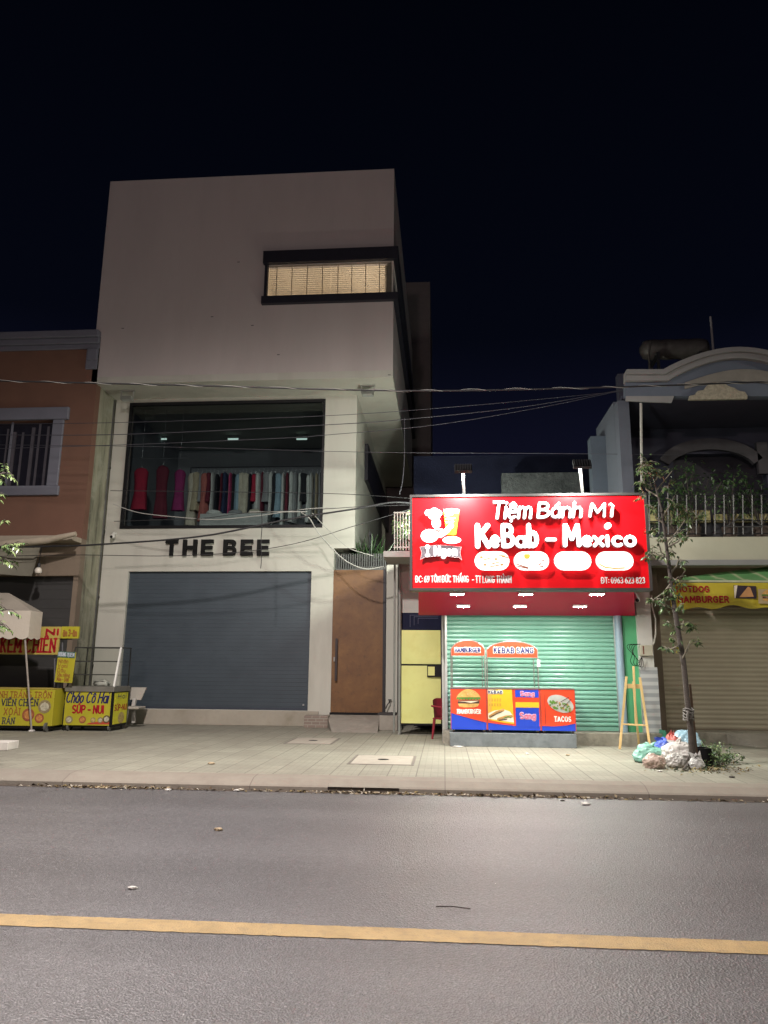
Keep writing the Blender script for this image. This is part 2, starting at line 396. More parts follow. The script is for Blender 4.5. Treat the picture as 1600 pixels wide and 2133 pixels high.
m, n, L, b, co = node_mat('asphalt')
v = n.new('ShaderNodeTexVoronoi'); v.inputs['Scale'].default_value = 78; L.new(co, v.inputs['Vector'])
base = ramp(n, L, nnoise(n, L, co, .55, 7), [(.3, (.115, .112, .116)), (.7, (.147, .143, .148))])
stone = ramp(n, L, v.outputs['Color'], [(0, (.68, .68, .68)), (.6, (.97, .97, .97)), (1, (1.5, 1.5, 1.5))])
c1 = mixc(n, L, 1.0, base, stone, 'MULTIPLY')
c1 = mixc(n, L, ramp(n, L, nnoise(n, L, co, 1.3, 8, .7), [(.56, (0, 0, 0)), (.75, (.4, .4, .4))]), c1, (.098, .095, .097))
mpl = n.new('ShaderNodeMapping'); mpl.inputs['Scale'].default_value = (.05, .9, 1); L.new(co, mpl.inputs[0])
c1 = mixc(n, L, 1.0, c1, ramp(n, L, nnoise(n, L, mpl.outputs[0], 1.0, 4, .5), [(.35, (.84, .84, .84)), (.65, (1.1, 1.1, 1.1))]), 'MULTIPLY')
c1 = mixc(n, L, ramp(n, L, nnoise(n, L, co, .42, 9, .72), [(.60, (0, 0, 0)), (.70, (.45, .45, .45))]), c1, (.07, .066, .066))
vc = n.new('ShaderNodeTexVoronoi'); vc.feature = 'DISTANCE_TO_EDGE'; vc.inputs['Scale'].default_value = .33
wp = n.new('ShaderNodeVectorMath'); wp.operation = 'ADD'; nv = n.new('ShaderNodeTexNoise'); nv.inputs['Scale'].default_value = 1.6; nv.inputs['Detail'].default_value = 8; L.new(co, nv.inputs['Vector'])
L.new(co, wp.inputs[0]); L.new(nv.outputs['Color'], wp.inputs[1]); L.new(wp.outputs[0], vc.inputs['Vector'])
ck = ramp(n, L, vc.outputs['Distance'], [(0, (1, 1, 1)), (.0022, (1, 1, 1)), (.005, (0, 0, 0))])
ck = mixc(n, L, 1.0, ck, ramp(n, L, nnoise(n, L, co, .25, 3), [(.48, (0, 0, 0)), (.58, (.55, .55, .55))]), 'MULTIPLY')
c1 = mixc(n, L, ck, c1, (.05, .047, .047))
L.new(c1, b.inputs['Base Color'])
L.new(ramp(n, L, nnoise(n, L, co, 60, 3), [(.3, (.26,)*3), (.7, (.46,)*3)]), b.inputs['Roughness'])
k = bump(n, L, b, v.outputs['Distance'], .5, .012); bump(n, L, b, nnoise(n, L, co, 180, 3), .4, .006, k); b.inputs['Specular IOR Level'].default_value = .95
ASPH = m

m, n, L, b, co = node_mat('pavement tiles')
def brick(co, s, mortar, off=0):
    t = n.new('ShaderNodeTexBrick'); t.offset = off; t.squash = 1
    for k, q in (('Scale', 1), ('Mortar Size', mortar), ('Mortar Smooth', .3), ('Bias', 0), ('Brick Width', s), ('Row Height', s)): t.inputs[k].default_value = q
    t.inputs['Color1'].default_value = (.285, .28, .222, 1); t.inputs['Color2'].default_value = (.242, .235, .188, 1); t.inputs['Mortar'].default_value = (.115, .105, .085, 1)
    L.new(co, t.inputs['Vector']); return t
t1 = brick(co, .4, .009); t2 = brick(co, .1, .006)
c1 = mixc(n, L, ramp(n, L, t2.outputs['Fac'], [(0, (0, 0, 0)), (1, (.45,)*3)]), t1.outputs['Color'], (.145, .135, .105))
c1 = mixc(n, L, ramp(n, L, nnoise(n, L, co, .9, 8, .7), [(.42, (0, 0, 0)), (.72, (.6, .6, .6))]), c1, (.17, .155, .125))
c1 = mixc(n, L, ramp(n, L, nnoise(n, L, co, 9, 8, .75), [(.52, (0, 0, 0)), (.75, (.5, .5, .5))]), c1, (.12, .105, .085))
L.new(c1, b.inputs['Base Color']); b.inputs['Roughness'].default_value = .8
k = bump(n, L, b, t1.outputs['Fac'], -.5, .006); bump(n, L, b, nnoise(n, L, co, 50, 5), .35, .008, k)
TILE = m

m, n, L, b, co = node_mat('kerb stone')
t = n.new('ShaderNodeTexBrick'); t.offset = 0
for k, q in (('Scale', 1), ('Mortar Size', .006), ('Brick Width', 2.6), ('Row Height', 40.0)): t.inputs[k].default_value = q
t.inputs['Color1'].default_value = (.245, .22, .18, 1); t.inputs['Color2'].default_value = (.22, .20, .165, 1); t.inputs['Mortar'].default_value = (.13, .11, .09, 1)
L.new(co, t.inputs['Vector'])
c1 = mixc(n, L, ramp(n, L, nnoise(n, L, co, 3, 8, .7), [(.4, (0, 0, 0)), (.75, (.65, .65, .65))]), t.outputs['Color'], (.17, .14, .115))
L.new(c1, b.inputs['Base Color']); b.inputs['Roughness'].default_value = .85
bump(n, L, b, nnoise(n, L, co, 40, 6), .4, .01); KERB = m

YELLOW_LINE = M('road paint', (.40, .285, .135), .6, .14, 5, .4, 90, dirt=(.22, .17, .11), dscale=14, damt=.6)
MB().add([(-150, -60, 0), (150, -60, 0), (150, 10.3, 0), (-150, 10.3, 0)], [(0, 1, 2, 3)]).build('road', ASPH)['kind'] = 'structure'
xs_ = [-150]+[-8+16*i/400 for i in range(401)]+[150]; rr_ = random.Random(1)
vs_ = [(x, 4.87+rr_.gauss(0, .003), .004) for x in xs_]+[(x, 5.085+rr_.gauss(0, .003), .004) for x in xs_]; q_ = len(xs_)
MB().add(vs_, [(i, i+1, q_+i+1, q_+i) for i in range(q_-1)]).build('road_marking', YELLOW_LINE)['kind'] = 'structure'
MB().add([(-150, 10.68, .15), (150, 10.68, .15), (150, 200, .15), (-150, 200, .15)], [(0, 1, 2, 3)]).build('pavement', TILE)['kind'] = 'structure'
kb = MB()
prof = [(10.24, -.01), (10.24, .055), (10.27, .075), (10.44, .135), (10.68, .151)]
def kerb_run(x0, x1):
    vs = [(x, y, z) for x in (x0, x1) for y, z in prof]; q = len(prof)
    kb.add(vs, [(i, q+i, q+i+1, i+1) for i in range(q-1)])
ix0, ix1 = gr(682, 1650, 0).x, gr(832, 1652, 0).x
kerb_run(-150, ix0); kerb_run(ix1, 150)
up = [(10.25, .062), (10.29, .08), (10.44, .135), (10.68, .151)]
kb.add([(x, y, z) for x in (ix0, ix1) for y, z in up], [(i, 4+i, 5+i, i+1) for i in range(3)])
kb.add([(ix0, 10.25, .062), (ix1, 10.25, .062), (ix1, 10.6, .05), (ix0, 10.6, .05)], [(3, 2, 1, 0)])
kb.build('kerb', KERB)['kind'] = 'structure'
dk = MB().box(ix0+.002, ix1-.002, 10.262, 10.55, -.02, .05)
tag(dk.build('gutter_inlet', M('inlet dark', (.09, .075, .06), .9)), kind='structure')

GREYCON = M('concrete', (.30, .275, .235), .85, .15, 3, .4, 30, dirt=(.17, .15, .12), dscale=2.5, damt=.6)
IRON = M('dark iron', (.03, .03, .033), .45, .2, 12, metal=.4)
BLACK = M('black', (.008, .008, .009), .5, .2, 10, spec=.2)
for px0, px1, py0, py1, lab in ((590, 710, 1538, 1549, 'square concrete drain cover set into the pavement nearer the wooden door'), (722, 868, 1575, 1592, 'square concrete drain cover set into the pavement nearer the kerb')):
    a, c_ = gr(px0, py1), gr(px1, py0); g = thing('drain_cover', lab, 'drain cover', ((a.x+c_.x)/2, (a.y+c_.y)/2, .15), 'drain covers in the pavement')
    mb = MB().box(a.x+.05, c_.x-.05, a.y+.06, c_.y-.06, .148, .158); mb.build('lid', M('lid concrete', (.33, .30, .25), .85, .12, 5, .4, 40), g, .004)
    mb = MB()
    for q in ((a.x, c_.x, a.y, a.y+.05), (a.x, c_.x, c_.y-.05, c_.y), (a.x, a.x+.04, a.y+.05, c_.y-.05), (c_.x-.04, c_.x, a.y+.05, c_.y-.05)): mb.box(*q, .148, .155)
    mb.build('rim', M('rim steel', (.16, .14, .12), .7, .3, 9), g)
    xm, ym = (a.x+c_.x)/2, (a.y+c_.y)/2
    MB().prism(lambda u, v, d: Vector((u, v, .158+d)), ell(xm, ym, .09, .09), 0, .003).build('lifting_hole', BLACK, g)

# ------------------------------------------------------------------ white shop house
WHITE = M('white render', (.49, .485, .425), .8, .06, 1.2, .12, 60, streak=4, dirt=(.34, .33, .28), dscale=1.1, damt=.5)
WHITE2 = M('white render upper', (.50, .45, .432), .8, .06, .8, .1, 60, streak=4, dirt=(.40, .36, .345), dscale=.9, damt=.3)
NAVY = M('dark frame', (.014, .014, .022), .45, .2, 6)
bee = thing('shop_house', 'white three-storey shop house with a projecting box top floor and a lit corner window', 'building', (-5, YB, .15))
X0, X1 = at(190, 797, YX).x, at(819, 700, YX).x; ZB, ZT = at(500, 793, YX).z, at(520, 365, YX).z
XL = (at(240, 835, YB).x+at(193, 1440, YB).x)/2; XM = at(742, 950, YB).x; XS = at(692, 1320, YB).x; zc = at(700, 1142, YB).z
wx0, wx1, wz0, wz1 = rect(556, 548, 819, 617, YX)
YBK = 30.0
sy1 = atX(872, 711, X1).y
mb = MB(); mb.wall(X0, X1, ZB+.2, ZT, YX, .2, [(wx0, X1+.1, wz0, wz1)])
wallx(mb, YX+.2, YBK, ZB+.2, ZT, X1, .2, [(YX, sy1, wz0, wz1)])
mb.box(X0+.02, X1-.02, YX+.21, YBK, ZT-.25, ZT-.15); mb.box(X0, X0+.2, YX+.201, YBK, ZB+.2, ZT); mb.box(X0+.2, X1-.2, YBK-.2, YBK, ZB+.2, ZT)
mb.build('upper_storey', WHITE2, bee); MB().box(X0, X1, YX, YBK, ZB, ZB+.199).build('soffit', WHITE, bee)
wn = (lambda a: (a[0], a[1], a[2], a[3]))(rect(262, 838, 674, 1098, YB)); sh = rect(256, 1190, 645, 1478, YB)
mb = MB(); mb.wall(XL, XM, zc, ZB, YB, .25, [wn]); wallx(mb, YB+.25, YBK-.5, zc, ZB, XM, .2)
mb.box(XL+.01, XM-.01, YB+.26, YBK-.5, zc, zc+.15)
mb.build('first_storey_wall', WHITE, bee)
mb = MB(); mb.wall(XL, XS, .15, zc, YB, .25, [sh]); wallx(mb, YB+.25, YBK-.5, .15, zc-.003, XS, .2)
mb.build('ground_storey_wall', WHITE, bee)
mb = MB().box(XL+.01, XS-.3, YB-.05, YB-.002, .15, sh[2]-.01); mb.build('plinth', M('plinth render', (.36, .33, .27), .85, .12, 3, .2, 40, dirt=(.2, .18, .13), dscale=1.5, damt=.7), bee, .01)
# ground shutter
SHUT = M('slate shutter', (.044, .060, .075), .5, .08, 2, streak=1, dirt=(.034, .048, .062), dscale=.8, damt=.5)
mb = MB(); z = sh[2]; i = 0
while z < sh[3]-.01:
    mb.box(sh[0], sh[1], YB+.10+(0 if i % 2 else .0004), YB+.14, z, min(z+.098, sh[3])); z += .1; i += 1
o = mb.build('roller_shutter', SHUT, bee); MB().box(sh[0], sh[1], YB+.07, YB+.097, sh[2], sh[2]+.06).build('bottom_rail', M('shutter rail', (.05, .06, .08), .4, metal=.3), o)
MB().box(sh[1]-.15, sh[1]-.11, YB+.08, YB+.0985, sh[2]+.12, sh[2]+.16).build('lock', M('steel', (.45, .45, .45), .35, .1, metal=.8), o)
# first-floor shop window
fr = MB(); t_ = .05; a, c_, d_, e_ = wn
fr.box(a-.015, c_+.015, YB-.03, YB+.08, e_-t_, e_+.03); fr.box(a-.015, c_+.015, YB-.03, YB+.08, d_-.03, d_+t_); fr.box(a-.015, a+t_, YB-.03, YB+.08, d_+t_, e_-t_); fr.box(c_-t_, c_+.015, YB-.03, YB+.08, d_+t_, e_-t_)
w = fr.build('window_frame', BLACK, bee); MB().box(a+t_, c_-t_, YB+.03, YB+.04, d_+t_, e_-t_).build('pane', glass('shop glass'), w)
ROOM = M('room wall', (.36, .37, .39), .8, .08, 2)
rm = MB(); ry0, ry1 = YB+.27, YB+5.0; rx1 = min(c_+.3, XM-.25)
rm.box(a-.4, rx1, ry1, ry1+.1, d_-.45, e_+.25); rm.box(a-.5, a-.4, ry0, ry1, d_-.45, e_+.25); rm.box(rx1, rx1+.05, ry0, ry1, d_-.45, e_+.25)
rm.box(a-.4, rx1, ry0, ry1, e_+.25, e_+.35); rm.box(a-.4, rx1, ry0, ry1, d_-.6, d_-.45)
rm.build('shop_room', ROOM, bee)
zf = d_-.45
# corner window
wb = MB(); bz = at(680, 516+5, YX).z
pr_ = .13
for za, zb, ext in ((wz1, at(690, 523, YX).z, 0), (at(690, 632, YX).z, wz0, 0)):
    wb.box(wx0-.1, X1+pr_, YX-pr_, YX-.002, za, zb); wb.box(X1+.002, X1+pr_, YX-.002, sy1, za, zb)
wb.box(wx0-.05, wx0+.03, YX-.08, YX+.05, wz0, wz1)
w = wb.build('corner_window_frame', NAVY, bee)
MB().box(X1-.05, X1-.005, YX+.012, YX+.06, wz0, wz1).build('corner_post', M('post white', (.6, .58, .5), .5), w)
MB().box(wx0+.03, X1-.05, YX+.05, YX+.06, wz0, wz1).build('pane', glass('clear glass', (.93, .93, .9)), w)
MB().box(X1-.04, X1-.03, YX+.06, sy1, wz0, wz1).build('side_pane', M('dark pane', (.012, .013, .02), .08, .1), w)
BL = bpy.data.materials.new('blind slat'); BL.use_nodes = True; n = BL.node_tree.nodes; L = BL.node_tree.links
tl = n.new('ShaderNodeBsdfTranslucent'); tl.inputs[0].default_value = (.64, .59, .52, 1); df = n.new('ShaderNodeBsdfDiffuse'); df.inputs[0].default_value = (.5, .44, .36, 1)
x_ = n.new('ShaderNodeMixShader'); x_.inputs[0].default_value = .38; L.new(df.outputs[0], x_.inputs[1]); L.new(tl.outputs[0], x_.inputs[2]); L.new(x_.outputs[0], n['Material Output'].inputs[0])
xm = at(688, 580, YX).x; xr = at(805, 580, YX).x
for q0, q1 in ((wx0+.04, xm-.012), (xm+.012, xr)):
    mb = MB(); ns = 16; dz = (wz1-wz0)/ns
    for i in range(ns):
        z = wz0+dz*i
        mb.add([(q0, YX+.13, z), (q1, YX+.13, z), (q1, YX+.15, z+dz*.52), (q0, YX+.15, z+dz*.52)], [(0, 1, 2, 3)])
    for j in range(4): xx = q0+(q1-q0)*(j+.45)/4; mb.box(xx, xx+.02, YX+.118, YX+.124, wz0, wz1)
    mb.build('venetian_blind', BL, bee)
MB().box(xr+.01, X1-.07, YX+.14, YX+.145, wz0, wz1).build('sheer_panel', M('sheer', (.42, .39, .33), .8), bee)
rm = MB(); rx0 = wx0-.3; ry = YX+2.0
rm.box(rx0, X1-.25, ry, ry+.1, wz0-.4, wz1+.3); rm.box(rx0-.1, rx0, YX+.22, ry, wz0-.4, wz1+.3); rm.box(X1-.25, X1-.22, YX+.25, ry, wz0-.4, wz1+.3)
rm.box(rx0, X1-.25, YX+.22, ry, wz1+.3, wz1+.4); rm.box(rx0, X1-.25, YX+.22, ry, wz0-.5, wz0-.4)
rm.build('lit_room', M('room cream', (.72, .64, .53), .8), bee)
lamp('POINT', 'room_lamp_light', (xm+1.0, YX+.9, wz0-.15), 28, (1, .92, .84), shadow_soft_size=.2)
lamp('POINT', 'room_lamp_light', (xm-1.3, YX+.9, wz0-.15), 17, (1, .92, .84), shadow_soft_size=.2)
# dark window on the flank of the first storey, and the rear block
p0, p1 = atX(760, 925, XM), atX(812, 1010, XM)
zt_, zb_ = atX(759, 921, XM).z, atX(759, 1000, XM).z
wf = MB().box(XM+.002, XM+.10, p0.y, p1.y, zb_, zt_).build('flank_window', NAVY, bee)
bx = at(897, 700, 31).x
MB().box(X1-2, bx, 30.2, 36, 5, at(885, 606, 31).z).build('rear_block', M('rear render', (.13, .105, .105), .85), bee)
for px, py in ((526, 678), (580, 739), (811, 781), (497, 546), (256, 684), (442, 660)): q_ = at(px, py, YX); MB().box(q_.x-.035, q_.x+.035, YX-.008, YX-.001, q_.z-.008, q_.z+.008).build('wall_bolt', NAVY, bee)
# ------------------------------------------------------------------ shop letters
sg = thing('shop_sign', 'black raised capitals reading THE BEE on the white wall above the slate shutter', 'sign', (at(455, 1158, YB).x, YB, at(455, 1158, YB).z))
BK = M('letter black', (.006, .006, .006), .6, .1, spec=.15)
def blk(ch, px0, px1):
    x0, x1, z0, z1 = rect(px0, 1125, px1, 1158, YB); t = (z1-z0)*.24; mb = MB(); h = z1-z0; yb, yf = YB-.03, YB-.11
    B = lambda a, b, c, d: mb.box(x0+a*(x1-x0), x0+b*(x1-x0), yf, yb, z0+c*h, z0+d*h)
    if ch == 'T': B(0, 1, .78, 1); B(.36, .64, 0, .779)
    if ch == 'H': B(0, .26, 0, 1); B(.74, 1, 0, 1); B(.261, .739, .39, .61)
    if ch == 'E': B(0, .3, 0, 1); B(.301, 1, .78, 1); B(.301, 1, 0, .22); B(.301, .92, .39, .61)
    if ch == 'B':
        F = front(YB); P = lambda *pts: [(x0+a*(x1-x0), z0+b_*h) for a, b_ in pts]
        o1 = [(0, 0)]+[(.62+.38*math.cos(R(g)), .27+.27*math.sin(R(g))) for g in range(-90, 61, 15)]+[(.60+.34*math.cos(R(g)), .76+.24*math.sin(R(g))) for g in range(-30, 91, 15)]+[(0, 1)]
        def ringed(out, seg): pass
        B(0, .3, 0, 1); B(.301, .66, .8, 1); B(.301, .66, .42, .6); B(.301, .66, 0, .2)
        for cz, rz, cx, ro in ((.79, .21, .66, .29), (.30, .30, .66, .34)):
            n_ = 8; ang = [R(-90+180*i/n_) for i in range(n_+1)]
            outl = [(cx+ro*math.cos(g), cz+(1-cz if cz > .5 else rz)*math.sin(g)) if True else 0 for g in ang]
            inn = [(cx+(ro-.26)*math.cos(g), cz+(rz-.2)*math.sin(g)) for g in ang]
            mb.prism(F, P(*outl, *inn[::-1]), .03, .109)
    return mb.build('letter', BK, sg)
for ch, p0_, p1_ in (('T', 347, 372), ('H', 383, 412), ('E', 421, 446), ('B', 467, 494), ('E', 503, 528), ('E', 537, 562)): blk(ch, p0_, p1_)

# ------------------------------------------------------------------ gate beside the shop house
gx0, gx1, gz0, gz1 = rect(690, 1187, 803, 1486, YB)
m, n, L, b, co = node_mat('rusty brown gate')
c1 = ramp(n, L, nnoise(n, L, co, 1.4, 8, .7), [(.3, (.11, .048, .018)), (.55, (.17, .08, .026)), (.75, (.24, .12, .038))])
c1 = mixc(n, L, ramp(n, L, nnoise(n, L, co, 9, 8, .7), [(.55, (0, 0, 0)), (.7, (.5,)*3)]), c1, (.055, .03, .018))
L.new(c1, b.inputs['Base Color']); b.inputs['Roughness'].default_value = .5; bump(n, L, b, nnoise(n, L, co, 20, 6), .15, .01)
gt = thing('gate_door', 'tall brown sheet metal door with a long vertical pull handle', 'door', ((gx0+gx1)/2, YB, gz0))
MB().box(gx0+.02, gx1-.07, YB+.02, YB+.07, gz0+.02, gz1).build('door_leaf', m, gt)
MB().box(gx1-.068, gx1, YB-.01, YB+.08, gz0, gz1).build('hinge_post', IRON, gt)
hx = at(702, 1400, YB).x; h0, h1 = at(700, 1418, YB).z, at(700, 1330, YB).z
MB().box(hx-.05, hx+.01, YB-.06, YB-.03, h0, h1).build('handle', M('handle dark', (.03, .02, .02), .4), gt)
MB().box(hx-.09, hx-.055, YB-.05, YB+.019, (h0+h1)/2-.05, (h0+h1)/2+.06).build('lock_plate', M('lock plate', (.3, .28, .25), .4, metal=.6), gt)
MB().box(gx0, gx1, YB-.02, YB+.09, gz0-.03, gz0+.015).build('threshold', BLACK, gt)
qx0, qx1, qz0, qz1 = rect(805, 1178, 829, 1500, YB)
mb = MB().box(qx0, qx1, YB-.15, YB+.25, .15, qz1); tag_ = mb.solo('gate_pillar', WHITE, 'slim white rendered pillar at the hinge side of the brown metal door', 'pillar', bevel=.01)
# slats and slab above the gate
mb = MB(); cx0, cx1, cz0, cz1 = rect(697, 1148, 800, 1186, YB)
for i in range(22):
    x = cx0+(cx1-cx0)*i/21; mb.box(x, x+.035, YB+.3, YB+.33, gz1, cz1-.02)
mb.box(cx0-.02, cx1+.05, YB+.25, YB+.29, gz1, gz1+.06)
mb.solo('slatted_transom', M('pale slat', (.09, .095, .09), .6), 'pale vertical slats in the gap above the brown metal door', 'grille')
# drain pipe at the left corner
mb = MB(); p = at(215, 1000, YB); mb.tube([(XL-.04, YB-.08, .2), (XL-.04, YB-.08, ZB-.05)], .045, 10)
for zz in (1.6, 3.4, 5.2, 7.0): mb.box(XL-.1, XL+.02, YB-.1, YB-.02, zz, zz+.05)
mb.solo('drain_pipe', M('pipe dark', (.05, .05, .045), .5), 'thin dark drain pipe down the left corner of the white shop house', 'pipe')
# ramp, brick step, block
a, b2 = gr(682, 1525), gr(790, 1523); mb = MB(); zr = at(740, 1489, YB).z
xa, xb = at(682, 1500, YB).x, at(792, 1500, YB).x
mb.add([(a.x+.1, a.y, .151), (b2.x, a.y, .151), (xb, YB-.06, zr), (xa, YB-.06, zr), (a.x+.1, a.y, .10), (b2.x, a.y, .10), (xb, YB-.06, .1), (xa, YB-.06, .1)], [(0, 1, 2, 3), (0, 3, 7, 4), (1, 5, 6, 2), (0, 4, 5, 1), (2, 6, 7, 3)])
mb.solo('concrete_ramp', GREYCON, 'sloping concrete ramp running down from the brown metal door to the pavement', 'ramp')
r_ = rect(633, 1491, 683, 1511, YB-.5); mb = MB().box(r_[0], r_[1], YB-.5, YB-.06, .15, r_[3])
m, n, L, b, co = node_mat('brick step'); t = n.new('ShaderNodeTexBrick')
for k, q in (('Scale', 1), ('Mortar Size', .008), ('Brick Width', .2), ('Row Height', .075)): t.inputs[k].default_value = q
t.inputs['Color1'].default_value = (.24, .185, .15, 1); t.inputs['Color2'].default_value = (.20, .155, .125, 1); t.inputs['Mortar'].default_value = (.3, .28, .24, 1)
mp = n.new('ShaderNodeMapping'); mp.inputs['Rotation'].default_value = (R(90), 0, 0); L.new(co, mp.inputs[0]); L.new(mp.outputs[0], t.inputs['Vector']); L.new(t.outputs['Color'], b.inputs['Base Color'])
mb.solo('brick_step', m, 'low brick step against the white pillar left of the concrete ramp', 'step', bevel=.01)
r_ = rect(790, 1486, 828, 1520, YB-1.0); mb = MB().box(r_[0], r_[1], YB-1.0, YB-.16, .15, r_[3]-.05)
g = thing('door_block', 'grey concrete block with a dark mat on top right of the ramp', 'block', ((r_[0]+r_[1])/2, YB-.6, .15))
mb.build('block', GREYCON, g, .015); MB().box(r_[0]-.05, r_[1]-.05, YB-.95, YB-.3, r_[3]-.05, r_[3]-.01).build('mat', M('mat', (.05, .045, .045), .9), g, .01)
tp = at(812, 1462, YB-.16); mb = MB(); mb.tube([tp+Vector((0, .02, 0)), tp+Vector((0, -.09, 0)), tp+Vector((-.06, -.11, -.08)), tp+Vector((-.09, -.11, -.16))], .014); mb.tube([tp+Vector((-.04, -.05, .05)), tp+Vector((.05, -.05, .05))], .016); mb.tube([tp+Vector((0, -.05, 0)), tp+Vector((0, -.05, .05))], .01)
mb.solo('water_tap', IRON, 'small dark water tap low on the slim white gate pillar', 'tap')

# ------------------------------------------------------------------ floodlights and cameras on the shop house
for px, py, lab in ((265, 828, 'flat floodlight under the projecting box above the left end of the shop window'), (766, 822, 'flat floodlight under the projecting box at its right corner')):
    p = at(px, py, YX+.5); g = thing('floodlight', lab, 'floodlight', (p.x, p.y, ZB), 'floodlights under the projecting box')
    mb = MB(); mb.box(p.x-.2, p.x+.2, p.y-.03, p.y+.03, ZB-.04, ZB-.002)
    for s in (-1, 1): mb.box(p.x+s*.17-.012, p.x+s*.17+.012, p.y-.02, p.y+.02, ZB-.22, ZB-.04)
    mb.build('bracket', M('lamp bracket', (.28, .28, .25), .5), g)
    mb = MB(); mb.box(p.x-.155, p.x+.155, p.y-.1, p.y+.1, ZB-.30, ZB-.20)
    for i in range(4): mb.box(p.x-.15, p.x+.15, p.y-.125, p.y-.101, ZB-.295+i*.026, ZB-.283+i*.026)
    mb.build('lamp_body', M('lamp body', (.26, .27, .24), .45), g, .008)
    MB().box(p.x-.13, p.x+.13, p.y-.08, p.y+.08, ZB-.305, ZB-.301).build('lens', M('lens off', (.4, .42, .4), .2), g)
def dome_camera(px, py, Y, lab):
    p = at(px, py, Y); g = thing('security_camera', lab, 'security camera', p, 'security cameras')
    mb = MB(); mb.tube([p+Vector((0, 0, 0)), p+Vector((0, -.07, 0))], .05, 12); mb.tube([p+Vector((0, -.06, 0)), p+Vector((0, -.12, -.02)), p+Vector((0, -.15, -.08))], [.03, .035, .02]); mb.build('mount', M('cam white', (.6, .6, .56), .5), g)
    vs, fs = blob((p.x, p.y-.15, p.z-.15), .065, .065, .08, 1, 0, 1, 3, 0); MB().add(vs, fs, 0, True).build('camera_body', M('cam white', (.6, .6, .56)), g)
    MB().tube([(p.x, p.y-.2, p.z-.11), (p.x, p.y-.235, p.z-.125)], .035, 10).build('lens', BLACK, g)
dome_camera(240, 1112, YB, 'white security camera on the wall below the left end of the shop window')

# ------------------------------------------------------------------ clothes behind the shop window
YG = YB+1.0
CL = {'cream': (.6, .54, .42), 'white': (.68, .68, .64), 'grey': (.3, .3, .3), 'teal': (.10, .30, .32), 'coral': (.5, .16, .13), 'navy': (.03, .045, .10), 'maroon': (.16, .02, .035),
      'black': (.015, .015, .018), 'pale blue': (.3, .42, .5), 'purple': (.14, .06, .2), 'pink': (.6, .08, .2), 'sand': (.5, .42, .28), 'red': (.42, .02, .05), 'magenta': (.3, .03, .14)}
FAB = {k: M('fabric '+k, v, .85, .15, 7, .2, 60) for k, v in CL.items()}
ORD = ['first', 'second', 'third', 'fourth', 'fifth', 'sixth', 'seventh', 'eighth', 'ninth', 'tenth', 'eleventh', 'twelfth', 'thirteenth', 'fourteenth', 'fifteenth', 'sixteenth', 'seventeenth', 'eighteenth', 'nineteenth', 'twentieth']
def garment(x, y, zt, ln, w, d, col, label, group, wide=False, seed=0):
    g = thing('garment', label, 'garment', (x, y, zt-ln), group); rnd = random.Random(seed)
    prof = [(0, .16, .5), (.03, .7, .9), (.1, 1, 1), (.35, .85 if wide else .85, .8), (.6, .85, .85), (.85, 1.0, .95), (1, 1.08, 1.0)]
    seg = 18; vs = []
    ph = rnd.random()*6
    for t, kw, kd in prof:
        for i in range(seg):
            g_ = 2*math.pi*i/seg; wv = 1+.16*t*math.sin(5*g_+ph)+.06*math.sin(3*g_+ph*2+t*6)
            vs.append((x+math.cos(g_)*w/2*kw*wv, y+math.sin(g_)*d/2*kd*wv, zt-t*ln))
    fs = [(r*seg+i, (r+1)*seg+i, (r+1)*seg+(i+1) % seg, r*seg+(i+1) % seg) for r in range(len(prof)-1) for i in range(seg)]
    fs.append(tuple(range(seg)))
    MB().add(vs, fs, 0, True).build('cloth', FAB[col], g)
    MB().tube([(x, y, zt-.01), (x, y, zt+.07), (x+.025, y, zt+.10), (x, y, zt+.13), (x-.02, y, zt+.11)], .006, 6).build('hanger_hook', M('hook steel', (.6, .6, .6), .3, metal=.9), g)
hp = at(300, 975, YG)
for i, (px, y0, y1, wpx, col, lab) in enumerate(((296, 975, 1062, 34, 'red', 'plain crimson dress hung at the far left of the shop window'), (340, 970, 1080, 30, 'maroon', 'dark maroon long dress hung between two brighter dresses in the shop window'), (376, 978, 1064, 26, 'magenta', 'magenta patterned dress hung third from the left in the shop window'))):
    p, q = at(px, y0, YG-.2), at(px, y1, YG-.2)
    garment(p.x, YG-.2, p.z, p.z-q.z, wpx*.0126, .22, col, lab, 'dresses hung at the left of the shop window', True, i)
cols = ['cream', 'sand', 'grey', 'coral', 'maroon', 'white', 'black', 'maroon', 'navy', 'pink', 'black', 'pale blue', 'cream', 'cream', 'black', 'red', 'white', 'maroon', 'grey', 'white', 'black', 'pale blue', 'white', 'maroon', 'white', 'grey', 'white', 'black', 'white', 'white', 'sand', 'grey']
N = len(cols)
for i, cn in enumerate(cols):
    px = 404+(668-404)*i/(N-1); rnd = random.Random(i*13+5)
    y1 = rnd.choice([1048, 1066, 1080, 1088, 1092]) if cn not in ('cream', 'white') else rnd.choice([1080, 1090, 1096])
    p, q = at(px, 984+rnd.random()*6, YG), at(px, y1, YG)
    half = ORD[i] + ' garment from the left' if i < 16 else ORD[N-1-i] + ' garment from the right'
    garment(p.x+rnd.uniform(-.02, .02), YG+rnd.uniform(-.04, .04), p.z, p.z-q.z, rnd.choice([.10, .14, .18, .26]) if cn != 'cream' else .32, .42, cn, f'{cn} {"dress" if y1 > 1060 else "top"}, {half} on the shop clothes rail', 'clothes on the shop rail', False, i)
a, b2 = at(398, 975, YG), at(676, 975, YG); zr = at(540, 978, YG).z+.08
g = thing('clothes_rail', 'dark metal clothes rail full of garments behind the shop window', 'rail', ((a.x+b2.x)/2, YG, zf))
MB().tube([(a.x, YG, zr), (b2.x, YG, zr)], .016).build('bar', IRON, g)
